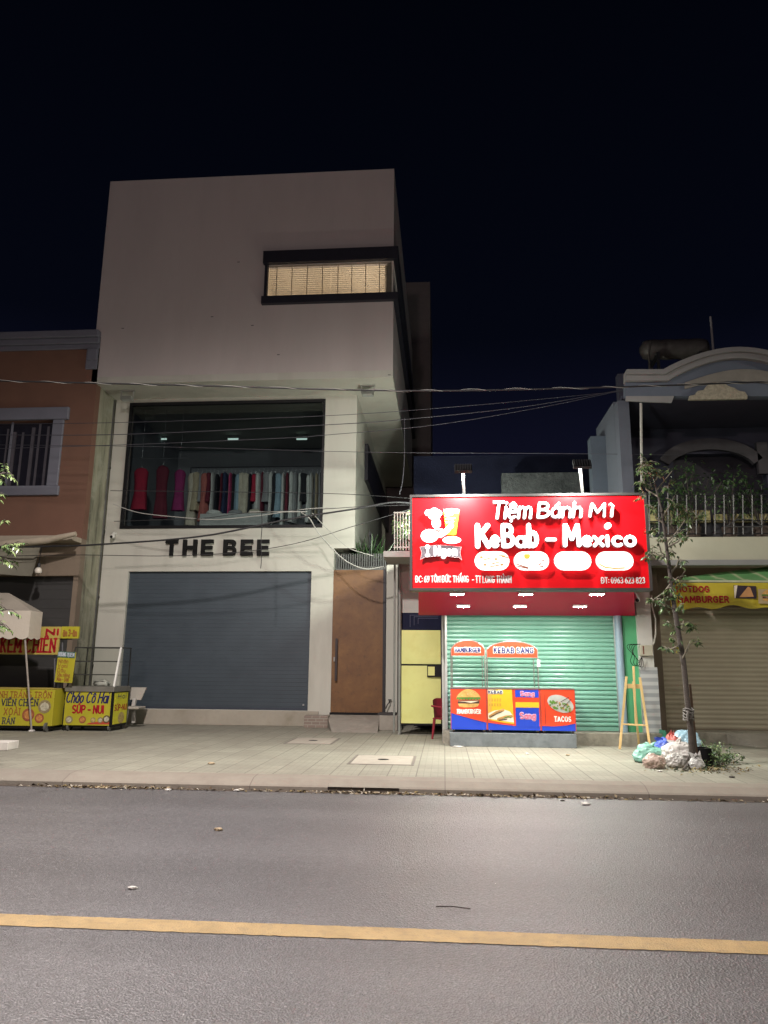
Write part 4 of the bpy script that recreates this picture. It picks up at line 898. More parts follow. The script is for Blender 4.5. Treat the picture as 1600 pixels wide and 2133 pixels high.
# hamburger cart
hc = thing('hamburger_cart', 'red and blue street food cart lettered HAMBURGER, leftmost and narrow, with a small arched header', 'food cart', ((xa+xb)/2, YC+.3, zp), 'red and blue food carts on the plinth')
cart_body(hc, xa, xb)
pn = MB().prism(FC, clampx([QC(936, 1435), QC(1016, 1435)]+[QC(*p) for p in wave[3::-1]], xa+.016, xb-.016), .001, .004).build('front_print', ORG, hc)
def burger(parent, cx, cy, w, Q_, F_, u):
    mb = MB(); top = [Q_(cx-w+2*w*i/14, cy-w*.12-(w*.68)*math.sin(math.pi*i/14)**.75) for i in range(15)]
    mb.prism(F_, top, .005, .008); mb.prism(F_, [Q_(cx-w*.88, cy+w*.42), Q_(cx+w*.88, cy+w*.42), Q_(cx+w*.78, cy+w*.66), Q_(cx+w*.4, cy+w*.74), Q_(cx-w*.4, cy+w*.74), Q_(cx-w*.78, cy+w*.66)], .005, .008)
    o_ = mb.build('burger_picture', M('bun', (.60, .34, .10), .5, .25, 14), parent)
    mb = MB(); mb.prism(F_, [Q_(cx-w, cy-w*.05)]+[Q_(cx-w+2*w*i/16, cy+w*(.02 if i % 2 else .14)) for i in range(17)]+[Q_(cx+w, cy-w*.11), Q_(cx-w, cy-w*.11)], .0055, .009); mb.build('lettuce', PIC['leafg'], o_)
    MB().prism(F_, [Q_(cx-w*.9, cy+w*.12), Q_(cx+w*.9, cy+w*.10), Q_(cx+w*.92, cy+w*.24), Q_(cx-w*.9, cy+w*.26)], .005, .0085).build('tomato', PIC['meat'], o_)
    MB().prism(F_, [Q_(cx-w*.92, cy+w*.25), Q_(cx+w*.92, cy+w*.23), Q_(cx+w*.9, cy+w*.43), Q_(cx-w*.9, cy+w*.43)], .0048, .0078).build('patty', PIC['dark'], o_)
    mb = MB(); mb.prism(F_, [Q_(cx-w*.8, cy+w*.24), Q_(cx+w*.85, cy+w*.2), Q_(cx+w*.5, cy+w*.3), Q_(cx+w*.2, cy+w*.36), Q_(cx-w*.3, cy+w*.27)], .0079, .0095); mb.build('cheese', PIC['pale'], o_)
    mb = MB(); rnd = random.Random(2)
    for i in range(14): 
        a_ = Q_(cx+rnd.uniform(-.6, .6)*w, cy-w*rnd.uniform(.25, .6)); stroke(mb, F_, [a_, (a_[0]+.004, a_[1]+.002)], .006, .0085, .001, seg=4)
    mb.build('sesame', PIC['pale'], o_)
burger(hc, 976, 1455, 25, QC, FC, 1)
plet('HAMBURGER', (952, 1477, 1002, 1487), YC, PW, hc, w=.19, d=.005, depth=.003, gap=.36, serif=True)
arch(hc, xa+.02, xb-.02, 1354, 1334, 'HAMBURGER', (947, 1348.5, 1001, 1359.5), 1366)
# kebab cart
kc_ = thing('kebab_cart', 'widest red and blue food cart lettered KEBAB SANG on its arched header', 'food cart', ((xb+xc)/2, YC+.3, zp), 'red and blue food carts on the plinth')
cart_body(kc_, xb, xc)
MB().prism(FC, clampx([QC(1012, 1436), QC(1128, 1436), QC(1128, 1512), QC(1126, 1512), QC(1126, 1513), QC(1074, 1512), QC(1045, 1509), QC(1012, 1505)], xb+.016, xc-.016), .001, .003).build('front_print', ORG, kc_)
yp = MB().prism(FC, clampx([QC(1016, 1436), QC(1066, 1436), QC(1071, 1508), QC(1040, 1504), QC(1016, 1499)], xb+.018, xc), .0035, .005).build('yellow_print', YLW, kc_)
MB().prism(FC, clampx([QC(1016, 1437), QC(1024, 1437), QC(1024, 1500), QC(1016, 1499)], xb+.018, xc), .0055, .0065).build('yellow_edge', M('print amber', (.62, .33, .05), .5), yp)
plet('KEBAB', (1016, 1437, 1048, 1446), YC, PW, yp, w=.36, d=.0065, depth=.002, gap=.36); plet('KEBAB', (1017, 1437.6, 1047, 1445.4), YC, INK, yp, w=.2, d=.009, depth=.002, gap=.36)
mb = MB()
for zz in (1458, 1468): 
    for i in range(5): a_ = QC(1018+5.6*i, zz-3); b_ = QC(1021.5+5.6*i, zz+3); mb.box(a_[0], b_[0], YC-.0075, YC-.0068, b_[1], a_[1])
mb.build('menu_lines', M('print ochre', (.5, .28, .03), .5), yp)
mb = MB(); mb.prism(FC, [QC(1017, 1486), QC(1030, 1480), QC(1050, 1478), QC(1062, 1482), QC(1068, 1490), QC(1071, 1505), QC(1050, 1502), QC(1017, 1497)], .0055, .0072); fp = mb.build('sandwich_picture', PIC['pale'], yp)
mb = MB(); stroke(mb, FC, [QC(1021, 1492), QC(1034, 1484), QC(1048, 1479)], .055, .0073, .003); stroke(mb, FC, [QC(1038, 1498), QC(1052, 1493), QC(1066, 1492)], .05, .0073, .003); mb.build('bread_roll', PIC['bread'], fp)
mb = MB(); stroke(mb, FC, [QC(1021, 1494), QC(1036, 1486), QC(1046, 1482)], .018, .0105, .002); stroke(mb, FC, [QC(1040, 1500), QC(1056, 1498)], .02, .0105, .002); mb.build('filling', PIC['dark'], fp)
mb = MB(); stroke(mb, FC, [QC(1050, 1496), QC(1058, 1492), QC(1064, 1495)], .02, .0105, .002); mb.build('salad', PIC['leafg'], fp)
MB().prism(FC, [QC(1073, 1437), QC(1122, 1437), QC(1122, 1453), QC(1073, 1452)], .0035, .005).build('blue_print', BLU, kc_)
MB().prism(FC, [QC(1074, 1462.5), QC(1123, 1463), QC(1123, 1474), QC(1074, 1473.5)], .0035, .005).build('yellow_band', YLW, kc_)
MB().prism(FC, clampx([QC(1074, 1474), QC(1123, 1474.5), QC(1124, 1514), QC(1075, 1513)], xb, xc-.018), .0035, .0052).build('blue_print', BLU, kc_)
for bx_ in ((1084, 1440, 1113, 1450), (1083, 1484, 1116, 1498)):
    X0_, X1_, Z0_, Z1_ = rect(*bx_, YC); letters('Sang', FC, X0_-.01, X1_+.01, Z0_-.01, Z1_+.01, M('print lilac', (.5, .35, .5), .5), kc_, w=.3, d=.0055, depth=.002, gap=.3)
    letters('Sang', FC, X0_, X1_, Z0_, Z1_, PINK, kc_, w=.17, d=.008, depth=.002, gap=.3)
arch(kc_, xb+.02, xc-.015, 1354, 1336, 'KEBAB SANG', (1028, 1348, 1112, 1361.5), 1369)
r_ = rect(1119, 1374, 1125, 1389, YC+.04); mb = MB(); mb.box(r_[0], r_[1], YC+.035, YC+.045, r_[2], r_[3]); mb.build('sticker', PW, kc_)
# tacos cart
tcx = thing('tacos_cart', 'red and blue food cart lettered TACOS at the right end, without a header', 'food cart', ((xc+xd)/2, YC+.3, zp), 'red and blue food carts on the plinth')
cart_body(tcx, xc, xd)
MB().prism(FC, clampx([QC(1126, 1436), QC(1200, 1436), QC(1201, 1507), QC(1180, 1511), QC(1155, 1513), QC(1126, 1512)], xc+.016, xd-.016), .001, .004).build('front_print', ORG, tcx)
mb = MB(); a_, b_ = QC(1134, 1447), QC(1136.5, 1510); mb.box(a_[0], a_[0]+.008, YC-.007, YC-.0045, b_[1], a_[1]); mb.build('door_gap', M('gap red', (.2, .02, .01), .6), tcx)
pt = MB().prism(FC, [((lambda c, r: (c[0]+r[0]*math.cos(a)-r[1]*math.sin(a)*.18, c[1]+r[1]*math.sin(a)+r[0]*math.cos(a)*-.14))(QC(1167.5, 1466), (.245, .165))) for a in [2*math.pi*i/28 for i in range(28)]], .005, .008).build('plate_picture', M('plate grey', (.42, .42, .40), .4), tcx)
rnd = random.Random(5)
def speck(col, n_, name, box_, r0, r1):
    mb = MB()
    for i in range(n_):
        a_ = QC(rnd.uniform(box_[0], box_[2]), rnd.uniform(box_[1], box_[3])); mb.prism(FC, ell(a_[0], a_[1]-(a_[0]-QC(1167, 1466)[0])*.22, rnd.uniform(r0, r1), rnd.uniform(r0, r1), 7, .2), .0085+.0004*i, .0095+.0004*i)
    mb.build(name, PIC[col], pt)
speck('leafg', 24, 'salad', (1146, 1463, 1189, 1478), .014, .03); speck('bread', 10, 'taco_shell', (1150, 1463, 1188, 1477), .012, .024); speck('meat', 7, 'filling', (1158, 1461, 1184, 1470), .009, .016)
mb = MB()
for p, q in (((1168, 1462), (1185, 1452)), ((1172, 1474), (1190, 1456))): stroke(mb, FC, [QC(*p), QC(*q)], .012, .016, .002)
mb.build('skewer', PIC['dark'], pt)
plet('TACOS', (1154, 1492, 1190, 1504), YC, PW, tcx, w=.2, d=.005, depth=.003, gap=.36, serif=True)

# red plastic chair behind the cart
PCH = M('red plastic', (.22, .018, .03), .35, .08, 3)
cX, cY = at(931, 1500, 16.3).x, 16.3
ch = thing('plastic_chair', 'dark red plastic armchair half hidden behind the hamburger cart', 'chair', (cX, cY, .15), None)
FL = lambda u, v, d=0: Vector((cX+u, cY+v, .15+d))
mb = MB(); mb.box(cX-.22, cX+.22, cY-.22, cY+.22, .15+.41, .15+.44); mb.build('seat', PCH, ch, .015)
vs = []; nb = 9
for j in range(6):
    for i in range(nb):
        t = -1+2*i/(nb-1); z = .44+.40*j/5*(1-.12*t*t); vs.append((cX-.23+.10*t*t*1-.05*j/5, cY+t*.24, .15+z))
k_ = len(vs); vs += [(v[0]+.018, v[1], v[2]) for v in vs]
fs = [(j*nb+i, j*nb+i+1, (j+1)*nb+i+1, (j+1)*nb+i) for j in range(5) for i in range(nb-1)]; fs += [tuple(k_+q for q in f[::-1]) for f in fs]
mb = MB().add(vs, fs, 0, True); mb.build('backrest', PCH, ch)
for s in (-1, 1):
    MB().tube([(cX-.2, cY+s*.25, .15+.68), (cX+.12, cY+s*.26, .15+.66), (cX+.2, cY+s*.25, .15+.60), (cX+.2, cY+s*.24, .15+.43)], [.02, .024, .022, .02], 8).build('armrest', PCH, ch)
for i in (-1, 1):
    for s in (-1, 1): MB().tube([(cX+i*.18, cY+s*.19, .15+.42), (cX+i*.22, cY+s*.22, .15)], [.032, .022], 8).build('leg', PCH, ch)

ch.rotation_euler = (0, 0, R(-48))

# wooden easel
WOOD = M('pine', (.56, .39, .17), .6, .15, 4, .15, 40, streak=8)
YE = 14.95
ea = thing('wooden_easel', 'bare pine A-frame easel standing open before the green jamb', 'easel', (at(1320, 1548, YE).x, YE, .15))
lf0 = at(1291, 1546, YE-.05); rt0 = at(1351, 1551, YE-.25)
def leg(p, q, nm, w=.045): MB().bar(p, q, w, .022).build(nm, WOOD, ea, .003)
A1, A0 = at(1305, 1409, YE+.12), Vector((at(1290, 1540, 14.85).x, 14.85, .152)); B1, B0 = at(1333, 1411, YE+.12), Vector((at(1354, 1545, 14.7).x, 14.7, .152))
leg(A0, A1, 'leg'); leg(B0, B1, 'leg')
leg(at(1324, 1508, YE+.0)-Vector((0, .03, 0)), at(1319, 1388, YE+.16)-Vector((0, .03, 0)), 'mast', .04)
leg(at(1307, 1429, YE+.08)+Vector((0, .024, 0)), at(1337, 1430, YE+.08)+Vector((0, .024, 0)), 'crossbar', .085)
leg(at(1296, 1508, YE-.06)-Vector((0, .03, 0)), at(1350, 1511, YE-.1)-Vector((0, .03, 0)), 'ledge', .03)
leg(Vector((at(1331, 1540, YE+.4).x, YE+.42, .152)), at(1320, 1420, YE+.14)+Vector((0, .04, 0)), 'rear_leg', .04)
# small green metal wedge
w0, w1, wz0_, wz1_ = rect(1356, 1504, 1382, 1531, 15.3)
mb = MB(); mb.add([(w0, 15.2, .17), (w1, 15.2, .17), (w1, 15.2, .36), (w0, 15.6, .17), (w1, 15.6, .17), (w1, 15.6, .36)], [(0, 1, 2), (5, 4, 3), (0, 2, 5, 3), (1, 4, 5, 2), (0, 3, 4, 1)])
mb.box(w1+.0, w1+.02, 15.2, 15.6, .17, .47)
mb.solo('kerb_ramp', M('teal green', (.03, .22, .14), .5), 'small teal green metal wedge ramp tipped beside the striped column', 'wedge ramp')

# ------------------------------------------------------------------ orange house on the left
OR = M('orange render', (.175, .09, .06), .85, .1, 1.2, .15, 50, dirt=(.135, .075, .052), dscale=.8, damt=.5)
TRIM = M('blue grey trim', (.16, .165, .20), .75, .08, 2)
TAN = M('tan wall', (.21, .165, .12), .85, .12, 2, .2, 40, dirt=(.13, .10, .075), dscale=2)
oh = thing('orange_house', 'orange two-storey house with a blue grey cornice and window surround', 'building', (-11, YO, .15))
ox1 = at(192, 900, YO).x; ox0 = ox1-7; ozt = at(100, 705, YO).z; ozm = at(80, 1122, YO).z
ow = rect(-140, 878, 106, 1014, YO)
MB().wall(ox0, ox1, ozm, ozt, YO, .25, [ow]).build('upper_wall', OR, oh)
lo_ = rect(-300, 1200, 142, 1440, YO)
MB().wall(ox0, ox1, .15, ozm-.002, YO, .25, [(ox0-1, lo_[1], .15, lo_[3])]).build('lower_wall', TAN, oh)
# stained flank facing the street gap
m, n, L, b, co = node_mat('stained concrete'); mp = n.new('ShaderNodeMapping'); mp.inputs['Scale'].default_value = (3, 3, .35); L.new(co, mp.inputs[0])
c1 = ramp(n, L, nnoise(n, L, mp.outputs[0], 1.2, 9, .72), [(.35, (.34, .33, .25)), (.5, (.24, .24, .17)), (.62, (.11, .11, .08))])
c1 = mixc(n, L, ramp(n, L, nnoise(n, L, co, 2.2, 8, .7), [(.5, (0, 0, 0)), (.6, (.7,)*3)]), c1, (.32, .32, .25)); L.new(c1, b.inputs['Base Color']); b.inputs['Roughness'].default_value = .9
MB().box(ox1-.2, ox1-.003, YO+.251, YB+.8, .15, ozt-.2).build('flank_wall', m, oh)
mb = MB(); p = [(0, 0), (0, .12), (.06, .16), (.06, .30), (.16, .40), (.16, .56)]
for (a0, z0_), (a1, z1_) in ((p[i], p[i+1]) for i in range(1, 5)): pass
for k_, (dd, za, zb) in enumerate(((.06, .0, .14), (.12, .142, .30), (.2, .302, .5))): mb.box(ox0, ox1+.0, YO-dd, YO-.002, ozt-.36+za, ozt-.36+zb)
mb.box(ox1-.35, ox1-.02, YO-.05, YO-.003, ozt-.95, ozt-.362); mb.box(ox1-.30, ox1-.03, YO-.10, YO-.051, ozt-.7, ozt-.362)
mb.build('cornice', TRIM, oh, .02)
w = MB(); a, c2, d2, e2 = ow; t_ = .30
w.box(a, c2+t_+.12, YO-.12, YO-.002, e2, e2+.34); w.box(c2, c2+t_, YO-.08, YO-.002, d2, e2-.001); w.box(a, c2+t_+.05, YO-.10, YO-.002, d2-.26, d2-.001)
wfr = w.build('window_surround', TRIM, oh, .02)
MB().box(a, c2, YO+.2, YO+.21, d2, e2).build('pane', M('dark glass', (.02, .02, .028), .15, .2), wfr)
mb = MB(); rnd = random.Random(4); x = a+.9
while x < c2-.05: mb.box(x, x+rnd.uniform(.03, .14), YO+.13+rnd.uniform(0, .04), YO+.17+rnd.uniform(0, .02), d2+.02, e2-rnd.uniform(.02, .3)); x += rnd.uniform(.16, .3)
mb.build('curtain', M('dim curtain', (.09, .085, .10), .9), wfr)
for x in (c2-.06, c2-1.25): MB().box(x, x+.05, YO+.10, YO+.125, d2, e2).build('window_bar', TRIM, wfr)
mb = MB(); z = .15; i = 0
while z < lo_[3]: mb.box(ox0, lo_[1], YO+.14+(.006 if i % 2 else 0), YO+.2, z, min(z+.12, lo_[3])); z += .12; i += 1
mb.build('dark_shutter', M('dark shutter', (.05, .05, .048), .6, .1, 2), oh)
mb = MB(); e_0 = at(10, 1118, YO-.6); e_1 = at(155, 1110, YO-.6)
mb.box(ox0, ox1, YO-.5, YO-.003, ozm-.13, ozm-.005); mb.build('ledge', M('ledge beige', (.36, .31, .24), .85, .1, 2), oh, .01)
# rolled tarpaulin under the ledge
mb = MB(); Y_ = YO-.75; pts = [at(px, py, Y_) for px, py in ((-160, 1152), (-60, 1140), (20, 1132), (100, 1125), (158, 1112))]
mb.tube(pts, [.10, .11, .10, .09, .06], 10)
rt = thing('rolled_awning', 'beige awning rolled up under the ledge of the orange house with a loose hanging flap', 'awning', (pts[2].x, Y_, pts[2].z))
mb.build('roll', M('tarp beige', (.38, .33, .25), .8, .15, 4, .3, 20), rt)
vs = []; 
top_ = [(-120, 1150), (-60, 1142), (0, 1136), (40, 1132), (72, 1130), (84, 1140)]; bot_ = [(-120, 1200), (-60, 1198), (0, 1196), (40, 1199), (66, 1200), (70, 1188)]
for j in range(5):
    for i in range(6):
        px = top_[i][0]+(bot_[i][0]-top_[i][0])*j/4; py = top_[i][1]+(bot_[i][1]-top_[i][1])*j/4; vs.append(at(px, py, Y_+.05+.06*math.sin(i*1.7+j*.9)))
MB().add(vs, [(j*6+i, (j+1)*6+i, (j+1)*6+i+1, j*6+i+1) for j in range(4) for i in range(5)], 0, True).build('hanging_flap', M('tarp dull', (.20, .19, .145), .85, .15, 3), rt)
bp = at(80, 1188, Y_); g = thing('led_bulb', 'unlit white bulb hanging on a wire beside the rolled beige awning', 'bulb', bp)
vs, fs = blob((bp.x, bp.y, bp.z-.08), .085, .085, .1, 1, 0, 1, 3, 0); MB().add(vs, fs, 0, True).build('globe', M('bulb white', (.62, .58, .5), .4), g)
MB().tube([bp+Vector((0, 0, .07)), bp+Vector((0, 0, .17))], .04, 8).build('cap', IRON, g); MB().tube([bp+Vector((0, 0, .16)), at(83, 1160, Y_), at(88, 1135, Y_)], .01, 6).build('wire', BLACK, g)

# ------------------------------------------------------------------ food stalls on the left
SY = M('stall yellow', (.42, .38, .025), .5, .08, 2); SY2 = M('stall ochre', (.42, .33, .07), .6, .1, 3); RDT = M('text red', (.33, .012, .02), .6, spec=.2); OCH = M('text ochre', (.30, .13, .02), .5); DKT = M('text dark', (.05, .05, .06), .5)
CANV = M('canvas', (.58, .53, .44), .85, .08, 3, .2, 30, dirt=(.42, .37, .28), dscale=3, damt=.5)
YT = 16.2
tent = thing('stall_canopy', 'small off-white stall canopy with a scalloped valance on a thin pole', 'canopy', (at(67, 1527, YT).x, YT, .15))
mb = MB(); v0 = at(65, 1272, YT); hl = at(-260, 1262, YT); back = 1.9
pk = at(-12, 1240, YT+1.0)
rx = v0.x; lx = rx-3.6; zv = v0.z
mb.add([(lx, YT, zv), (rx, YT, zv), (rx, YT+.5, zv), (lx, YT+.5, zv), (lx+.8, YT+.45, pk.z+.02), (rx-.85, YT+.45, pk.z)], [(0, 1, 5, 4), (1, 2, 5), (2, 3, 4, 5), (3, 0, 4)])
mb.build('roof', M('canvas roof', (.30, .27, .22), .85, .1, 3), tent)
zb_v = at(70, 1332, YT).z; mb = MB(); n_s = 12; out = [(lx, zv), (rx, zv)]
for i in range(n_s):
    xa_, xb_ = rx-(rx-lx)*i/n_s, rx-(rx-lx)*(i+1)/n_s
    out += [(xa_+(xb_-xa_)*t, zb_v+.055-.055*math.sin(math.pi*t)) for t in (0, .2, .4, .6, .8)]
mb.prism(front(YT), out+[(lx, zb_v+.055)], .0, .006)
mb.prism(lambda u, v, d=0: Vector((rx+d, YT+u, v)), [(0.001, zv), (0.001, zb_v+.03), (.12, zb_v), (.25, zb_v+.04), (.37, zb_v), (.5, zb_v+.04), (.5, zv)], -.006, 0)
mb.build('valance', CANV, tent)
pf = gr(66, 1524); pt_ = at(83, 1335, YT+.03)
MB().tube([(rx-.07, YT+.05, zv), (rx-.10, YT+.05, zb_v), pf], .022, 8).build('pole', M('pole grey', (.4, .36, .32), .45, metal=.3), tent)
MB().box(pf.x-.05, pf.x+.05, pf.y-.05, pf.y+.05, .15, .19).build('pole_foot', M('foot white', (.65, .63, .6), .6), tent, .01)
# signs behind the tent
YS1 = 16.9
def board(lab, px, mats, nm='stall_sign', cat='sign', th=.05, grp=None):
    x0, x1, z0, z1 = rect(*px, YS1); g = thing(nm, lab, cat, ((x0+x1)/2, YS1, z0), grp)
    MB().box(x0, x1, YS1, YS1+th, z0, z1).build('panel', mats, g, .006); return g
g = board('tan sign board with worn red letters KEM CHIÊN behind the canopy pole', (-90, 1330, 122, 1363), SY2, grp='boards over the left stall')
plet('KEM CHIÊN', (1, 1328, 117, 1360), YS1, RDT, g, w=.14, gap=.36, serif=True)
x0, x1, z0, z1 = rect(-90, 1328, 112, 1334, YS1-.02)
g = board('tan and yellow sign board ending in the letters NI above the canopy edge', (-60, 1305, 127, 1329.5), SY2, grp='boards over the left stall')
plet('NI', (95, 1309, 123, 1324), YS1, RDT, g, w=.32, gap=.3)
r_ = rect(127.5, 1305, 164, 1330, YS1-.01); MB().box(r_[0], r_[1], YS1-.01, YS1+.05, r_[2], r_[3]).build('end_panel', SY, g, .005)
plet('ăn 3-ăn', (131, 1310, 161, 1326), YS1-.015, OCH, g, w=.16, gap=.3)
YS0 = YS1; YS1 = 16.75
g = board('narrow yellow menu board with a green header hanging tilted beside the dark shutter', (116, 1358, 153, 1422), SY, 'menu_board', 'menu board', .02)
r_ = rect(118, 1357.5, 154, 1370, YS1-.004); MB().box(r_[0], r_[1], YS1-.006, YS1-.0005, r_[2], r_[3]).build('header', M('header green', (.05, .13, .09), .5), g)
plet('HƯƠNG VỊ KEM', (119, 1359, 153, 1368), YS1-.006, M('header text', (.45, .5, .55), .5), g, w=.16, gap=.34)
for i, (t, xe) in enumerate((('Nhãn', 141), ('Vani', 140), ('Dâu', 137), ('Sầu riêng', 147), ('Môn - Dừa', 146))): plet(t, (120-.6*i, 1373+9.4*i, xe-.6*i, 1382+9.4*i), YS1, OCH, g, w=.15, gap=.32)
g['label'] = 'narrow yellow menu board with a green header hanging beside the dark shutter'
g.rotation_euler = (0, R(2.5), 0)
YS1 = YS0
mb = MB(); 
for px in (114, 130): mb.tube([at(px, 1330, YS1+.12), at(px, 1440, YS1+.12)], .02, 8)
mb.tube([at(60, 1331, YS1+.12), at(150, 1331, YS1+.12)], .02, 8)
mb.solo('stall_posts', M('stall post', (.10, .10, .11), .5), 'pair of dark posts carrying the boards over the left stall', 'post frame')
# the big yellow stall counter
YQ = 16.6
x0, x1, z0, z1 = rect(-260, 1434, 111, 1510, YQ)
qc = thing('snack_cart', 'long yellow snack cart with painted lines of text and bowls, left of the porridge cart', 'food cart', ((x0+x1)/2, YQ+.3, .15))
MB().box(x0, x1, YQ, YQ+.65, z0, z1).build('body', SY, qc, .008)
MB().box(x0+.05, x1-.03, YQ+.02, YQ+.6, .22, z0-.002).build('underframe', BLACK, qc)
for x in (x1-.12, x1-1.9): MB().tube([(x-.02, YQ+.0, .15+.10), (x+.03, YQ+.0, .15+.10)], .10, 14).build('wheel', M('tyre grey', (.10, .10, .09), .7), qc)
MB().box(x0, x1, YQ-.01, YQ+.66, z1+.001, z1+.02).build('top_edge', SY2, qc)
for t, px, mt in (('BÁNH TRÁNG TRỘN', (-20, 1440, 108, 1454), OCH), ('CÁ VIÊN CHIÊN', (-22, 1455, 80, 1471), DKT), ('XOÀI', (8, 1474, 42, 1490), OCH), ('RÁN', (5, 1494, 31, 1509), DKT)): plet(t, px, YQ, mt, qc, w=.15, gap=.34, serif=True, d=.001)
def bowl(parent, px, py, r, cols_, Y_):
    F_ = front(Y_); c = at(px, py, Y_); k_ = r*Y_/FPX
    o_ = MB().prism(F_, ell(c.x, c.z, k_, k_*.98, 20), .001, .004).build('bowl_picture', M('bowl rim '+cols_[0], {'d': (.10, .07, .03), 'r': (.30, .09, .04), 'g': (.25, .2, .1)}[cols_[0]], .6, .3, 20), parent)
    MB().prism(F_, ell(c.x, c.z, k_*.68, k_*.62, 16, .12), .0045, .006).build('bowl_food', M('bowl food '+cols_[1], {'p': (.45, .42, .30), 'o': (.5, .22, .06), 'e': (.45, .35, .12)}[cols_[1]], .6, .4, 25), o_)
bowl(qc, 93, 1472, 14, 'gp', YQ); bowl(qc, 59, 1489, 13.5, 'ro', YQ); bowl(qc, 82, 1496, 10, 'ro', YQ)
vs, fs = blob((x1+.11, YQ+.55, .15), .10, .2, .55, 9, .15, 2, 3, .15)
MB().add(vs, fs, 0, True).solo('black_bundle', M('black tarp', (.02, .02, .024), .5, .2, 4), 'black wrapped bundle standing between the two yellow carts', 'bundle')
# porridge cart with glass case
YP2 = 16.9
x0, x1, z0, z1 = rect(134.5, 1441, 234, 1511, YP2); xr2 = x1; dep = .85
pc = thing('porridge_cart', 'yellow cart lettered Cháo Cô Hai with a glass display case on top', 'food cart', ((x0+x1)/2, YP2+.3, .15))
MB().box(x0, xr2-.045, YP2, YP2+dep, z0, z1).build('body', SY, pc)
MB().box(xr2-.044, xr2, YP2-.005, YP2+dep, z0-.02, z1).build('corner_post', BLACK, pc)
mb = MB(); mb.box(x0-.02, xr2+.02, YP2-.03, YP2+dep+.02, z1+.002, z1+.12); mb.build('counter', M('counter steel', (.27, .26, .22), .4, .15, 4, metal=.5), pc, .008)
MB().box(x0+.02, xr2-.02, YP2+.03, YP2+dep-.03, .24, z0-.021).build('underframe', BLACK, pc)
for x in (x0+.1, xr2-.06):
    for y in (YP2+.06, YP2+dep-.08): MB().tube([(x-.02, y, .22), (x+.02, y, .22)], .07, 10).build('wheel', M('tyre grey', (.10, .10, .09)), pc)
plet('Cháo Cô Hai', (137, 1441, 226, 1465), YP2, INK, pc, w=.13, gap=.24, shear=.18); plet('SÚP - NUI', (150, 1468, 217, 1487), YP2, RDT, pc, w=.19, gap=.3)
for px, py, r, cc in ((144, 1499, 8, 'gp'), (172, 1499, 7.5, 'ro'), (194, 1500, 5.5, 'ge'), (209, 1500, 6, 'gp'), (222, 1498, 8, 'dp')): bowl(pc, px, py, r, cc, YP2)
QP = lambda px, py: (lambda v: (v.x, v.z))(at(px, py, YP2))
MB().prism(front(YP2), [QP(185, 1506), QP(205, 1503), QP(230, 1502), QP(230, 1509), QP(180, 1509)], .001, .003).build('red_print', M('print red dull', (.42, .06, .03), .5), pc)
mb = MB(); FX = lambda u, v, d=0: Vector((xr2+d, u, v))
sp = MB().prism(FX, [(YP2+.06, z0+.02), (YP2+dep-.04, z0+.02), (YP2+dep-.04, z1-.02), (YP2+.06, z1-.02)], .001, .003).build('side_print', M('print lime', (.62, .60, .03), .5), pc)
zz = z1-z0
letters('Hai', FX, YP2+.25, YP2+.7, z0+zz*.78, z0+zz*.94, INK, sp, w=.15, d=.004, depth=.002); letters('SÚP-NUI', FX, YP2+.1, YP2+.78, z0+zz*.42, z0+zz*.62, RDT, sp, w=.18, d=.004, depth=.002)
MB().prism(FX, ell(YP2+.5, z0+zz*.2, .17, .13, 18), .004, .006).build('bowl_picture', M('bowl food e', (.45, .35, .12)), sp)
gz1_ = at(220, 1349, YP2+.3).z; cz0 = z1+.12; yb2 = YP2+dep-.03
ft = (YP2+.0, cz0); fu = (YP2+.22, gz1_)
cs = MB(); CA = M('case frame', (.035, .035, .03), .5)
for x in (x0+.02,): cs.bar((x, ft[0], ft[1]), (x, fu[0], fu[1]), .025); 
for x in (x0+.02, xr2-.02): cs.bar((x, yb2, cz0), (x, yb2, gz1_), .022); cs.bar((x, fu[0], gz1_), (x, yb2, gz1_), .022)
for t in (.0, .36, .70):
    y = fu[0]+(ft[0]-fu[0])*t; z = gz1_+(cz0-gz1_)*t; cs.bar((x0+.02, y, z), (xr2-.02, y, z), .024)
cs.bar((x0+.02, yb2, gz1_), (xr2-.02, yb2, gz1_), .02); cf = cs.build('case_frame', CA, pc)
MB().bar((xr2-.0, ft[0], ft[1]), (xr2-.0, fu[0], fu[1]), .04).build('bright_edge', M('chrome edge', (.75, .75, .70), .35, .05), cf)
G2 = glass('case glass', (.86, .88, .85))
mb = MB(); mb.add([(x0+.03, ft[0]+.01, cz0), (xr2-.03, ft[0]+.01, cz0), (xr2-.03, fu[0]+.01, gz1_), (x0+.03, fu[0]+.01, gz1_)], [(0, 1, 2, 3)]); mb.add([(xr2-.012, ft[0]+.03, cz0), (xr2-.012, yb2-.02, cz0), (xr2-.012, yb2-.02, gz1_), (xr2-.012, fu[0]+.03, gz1_)], [(0, 1, 2, 3)]); mb.build('case_glass', G2, cf)
mb = MB()
for t in (.37, .71): z = gz1_+(cz0-gz1_)*t; mb.box(x0+.04, xr2-.03, YP2+.22, yb2-.02, z-.006, z+.006)
mb.build('shelf', glass('shelf glass', (.75, .78, .75)), cf)
c = at(212, 1424, YP2+.35); vs, fs = blob((c.x, YP2+.35, cz0), .19, .12, .09, 6, .3, 3, 3, .2); MB().add(vs, fs, 0, True).solo('plastic_bag', M('clear bag', (.55, .55, .5), .3), 'crumpled pale plastic bag lying in the glass case of the porridge cart', 'bag')
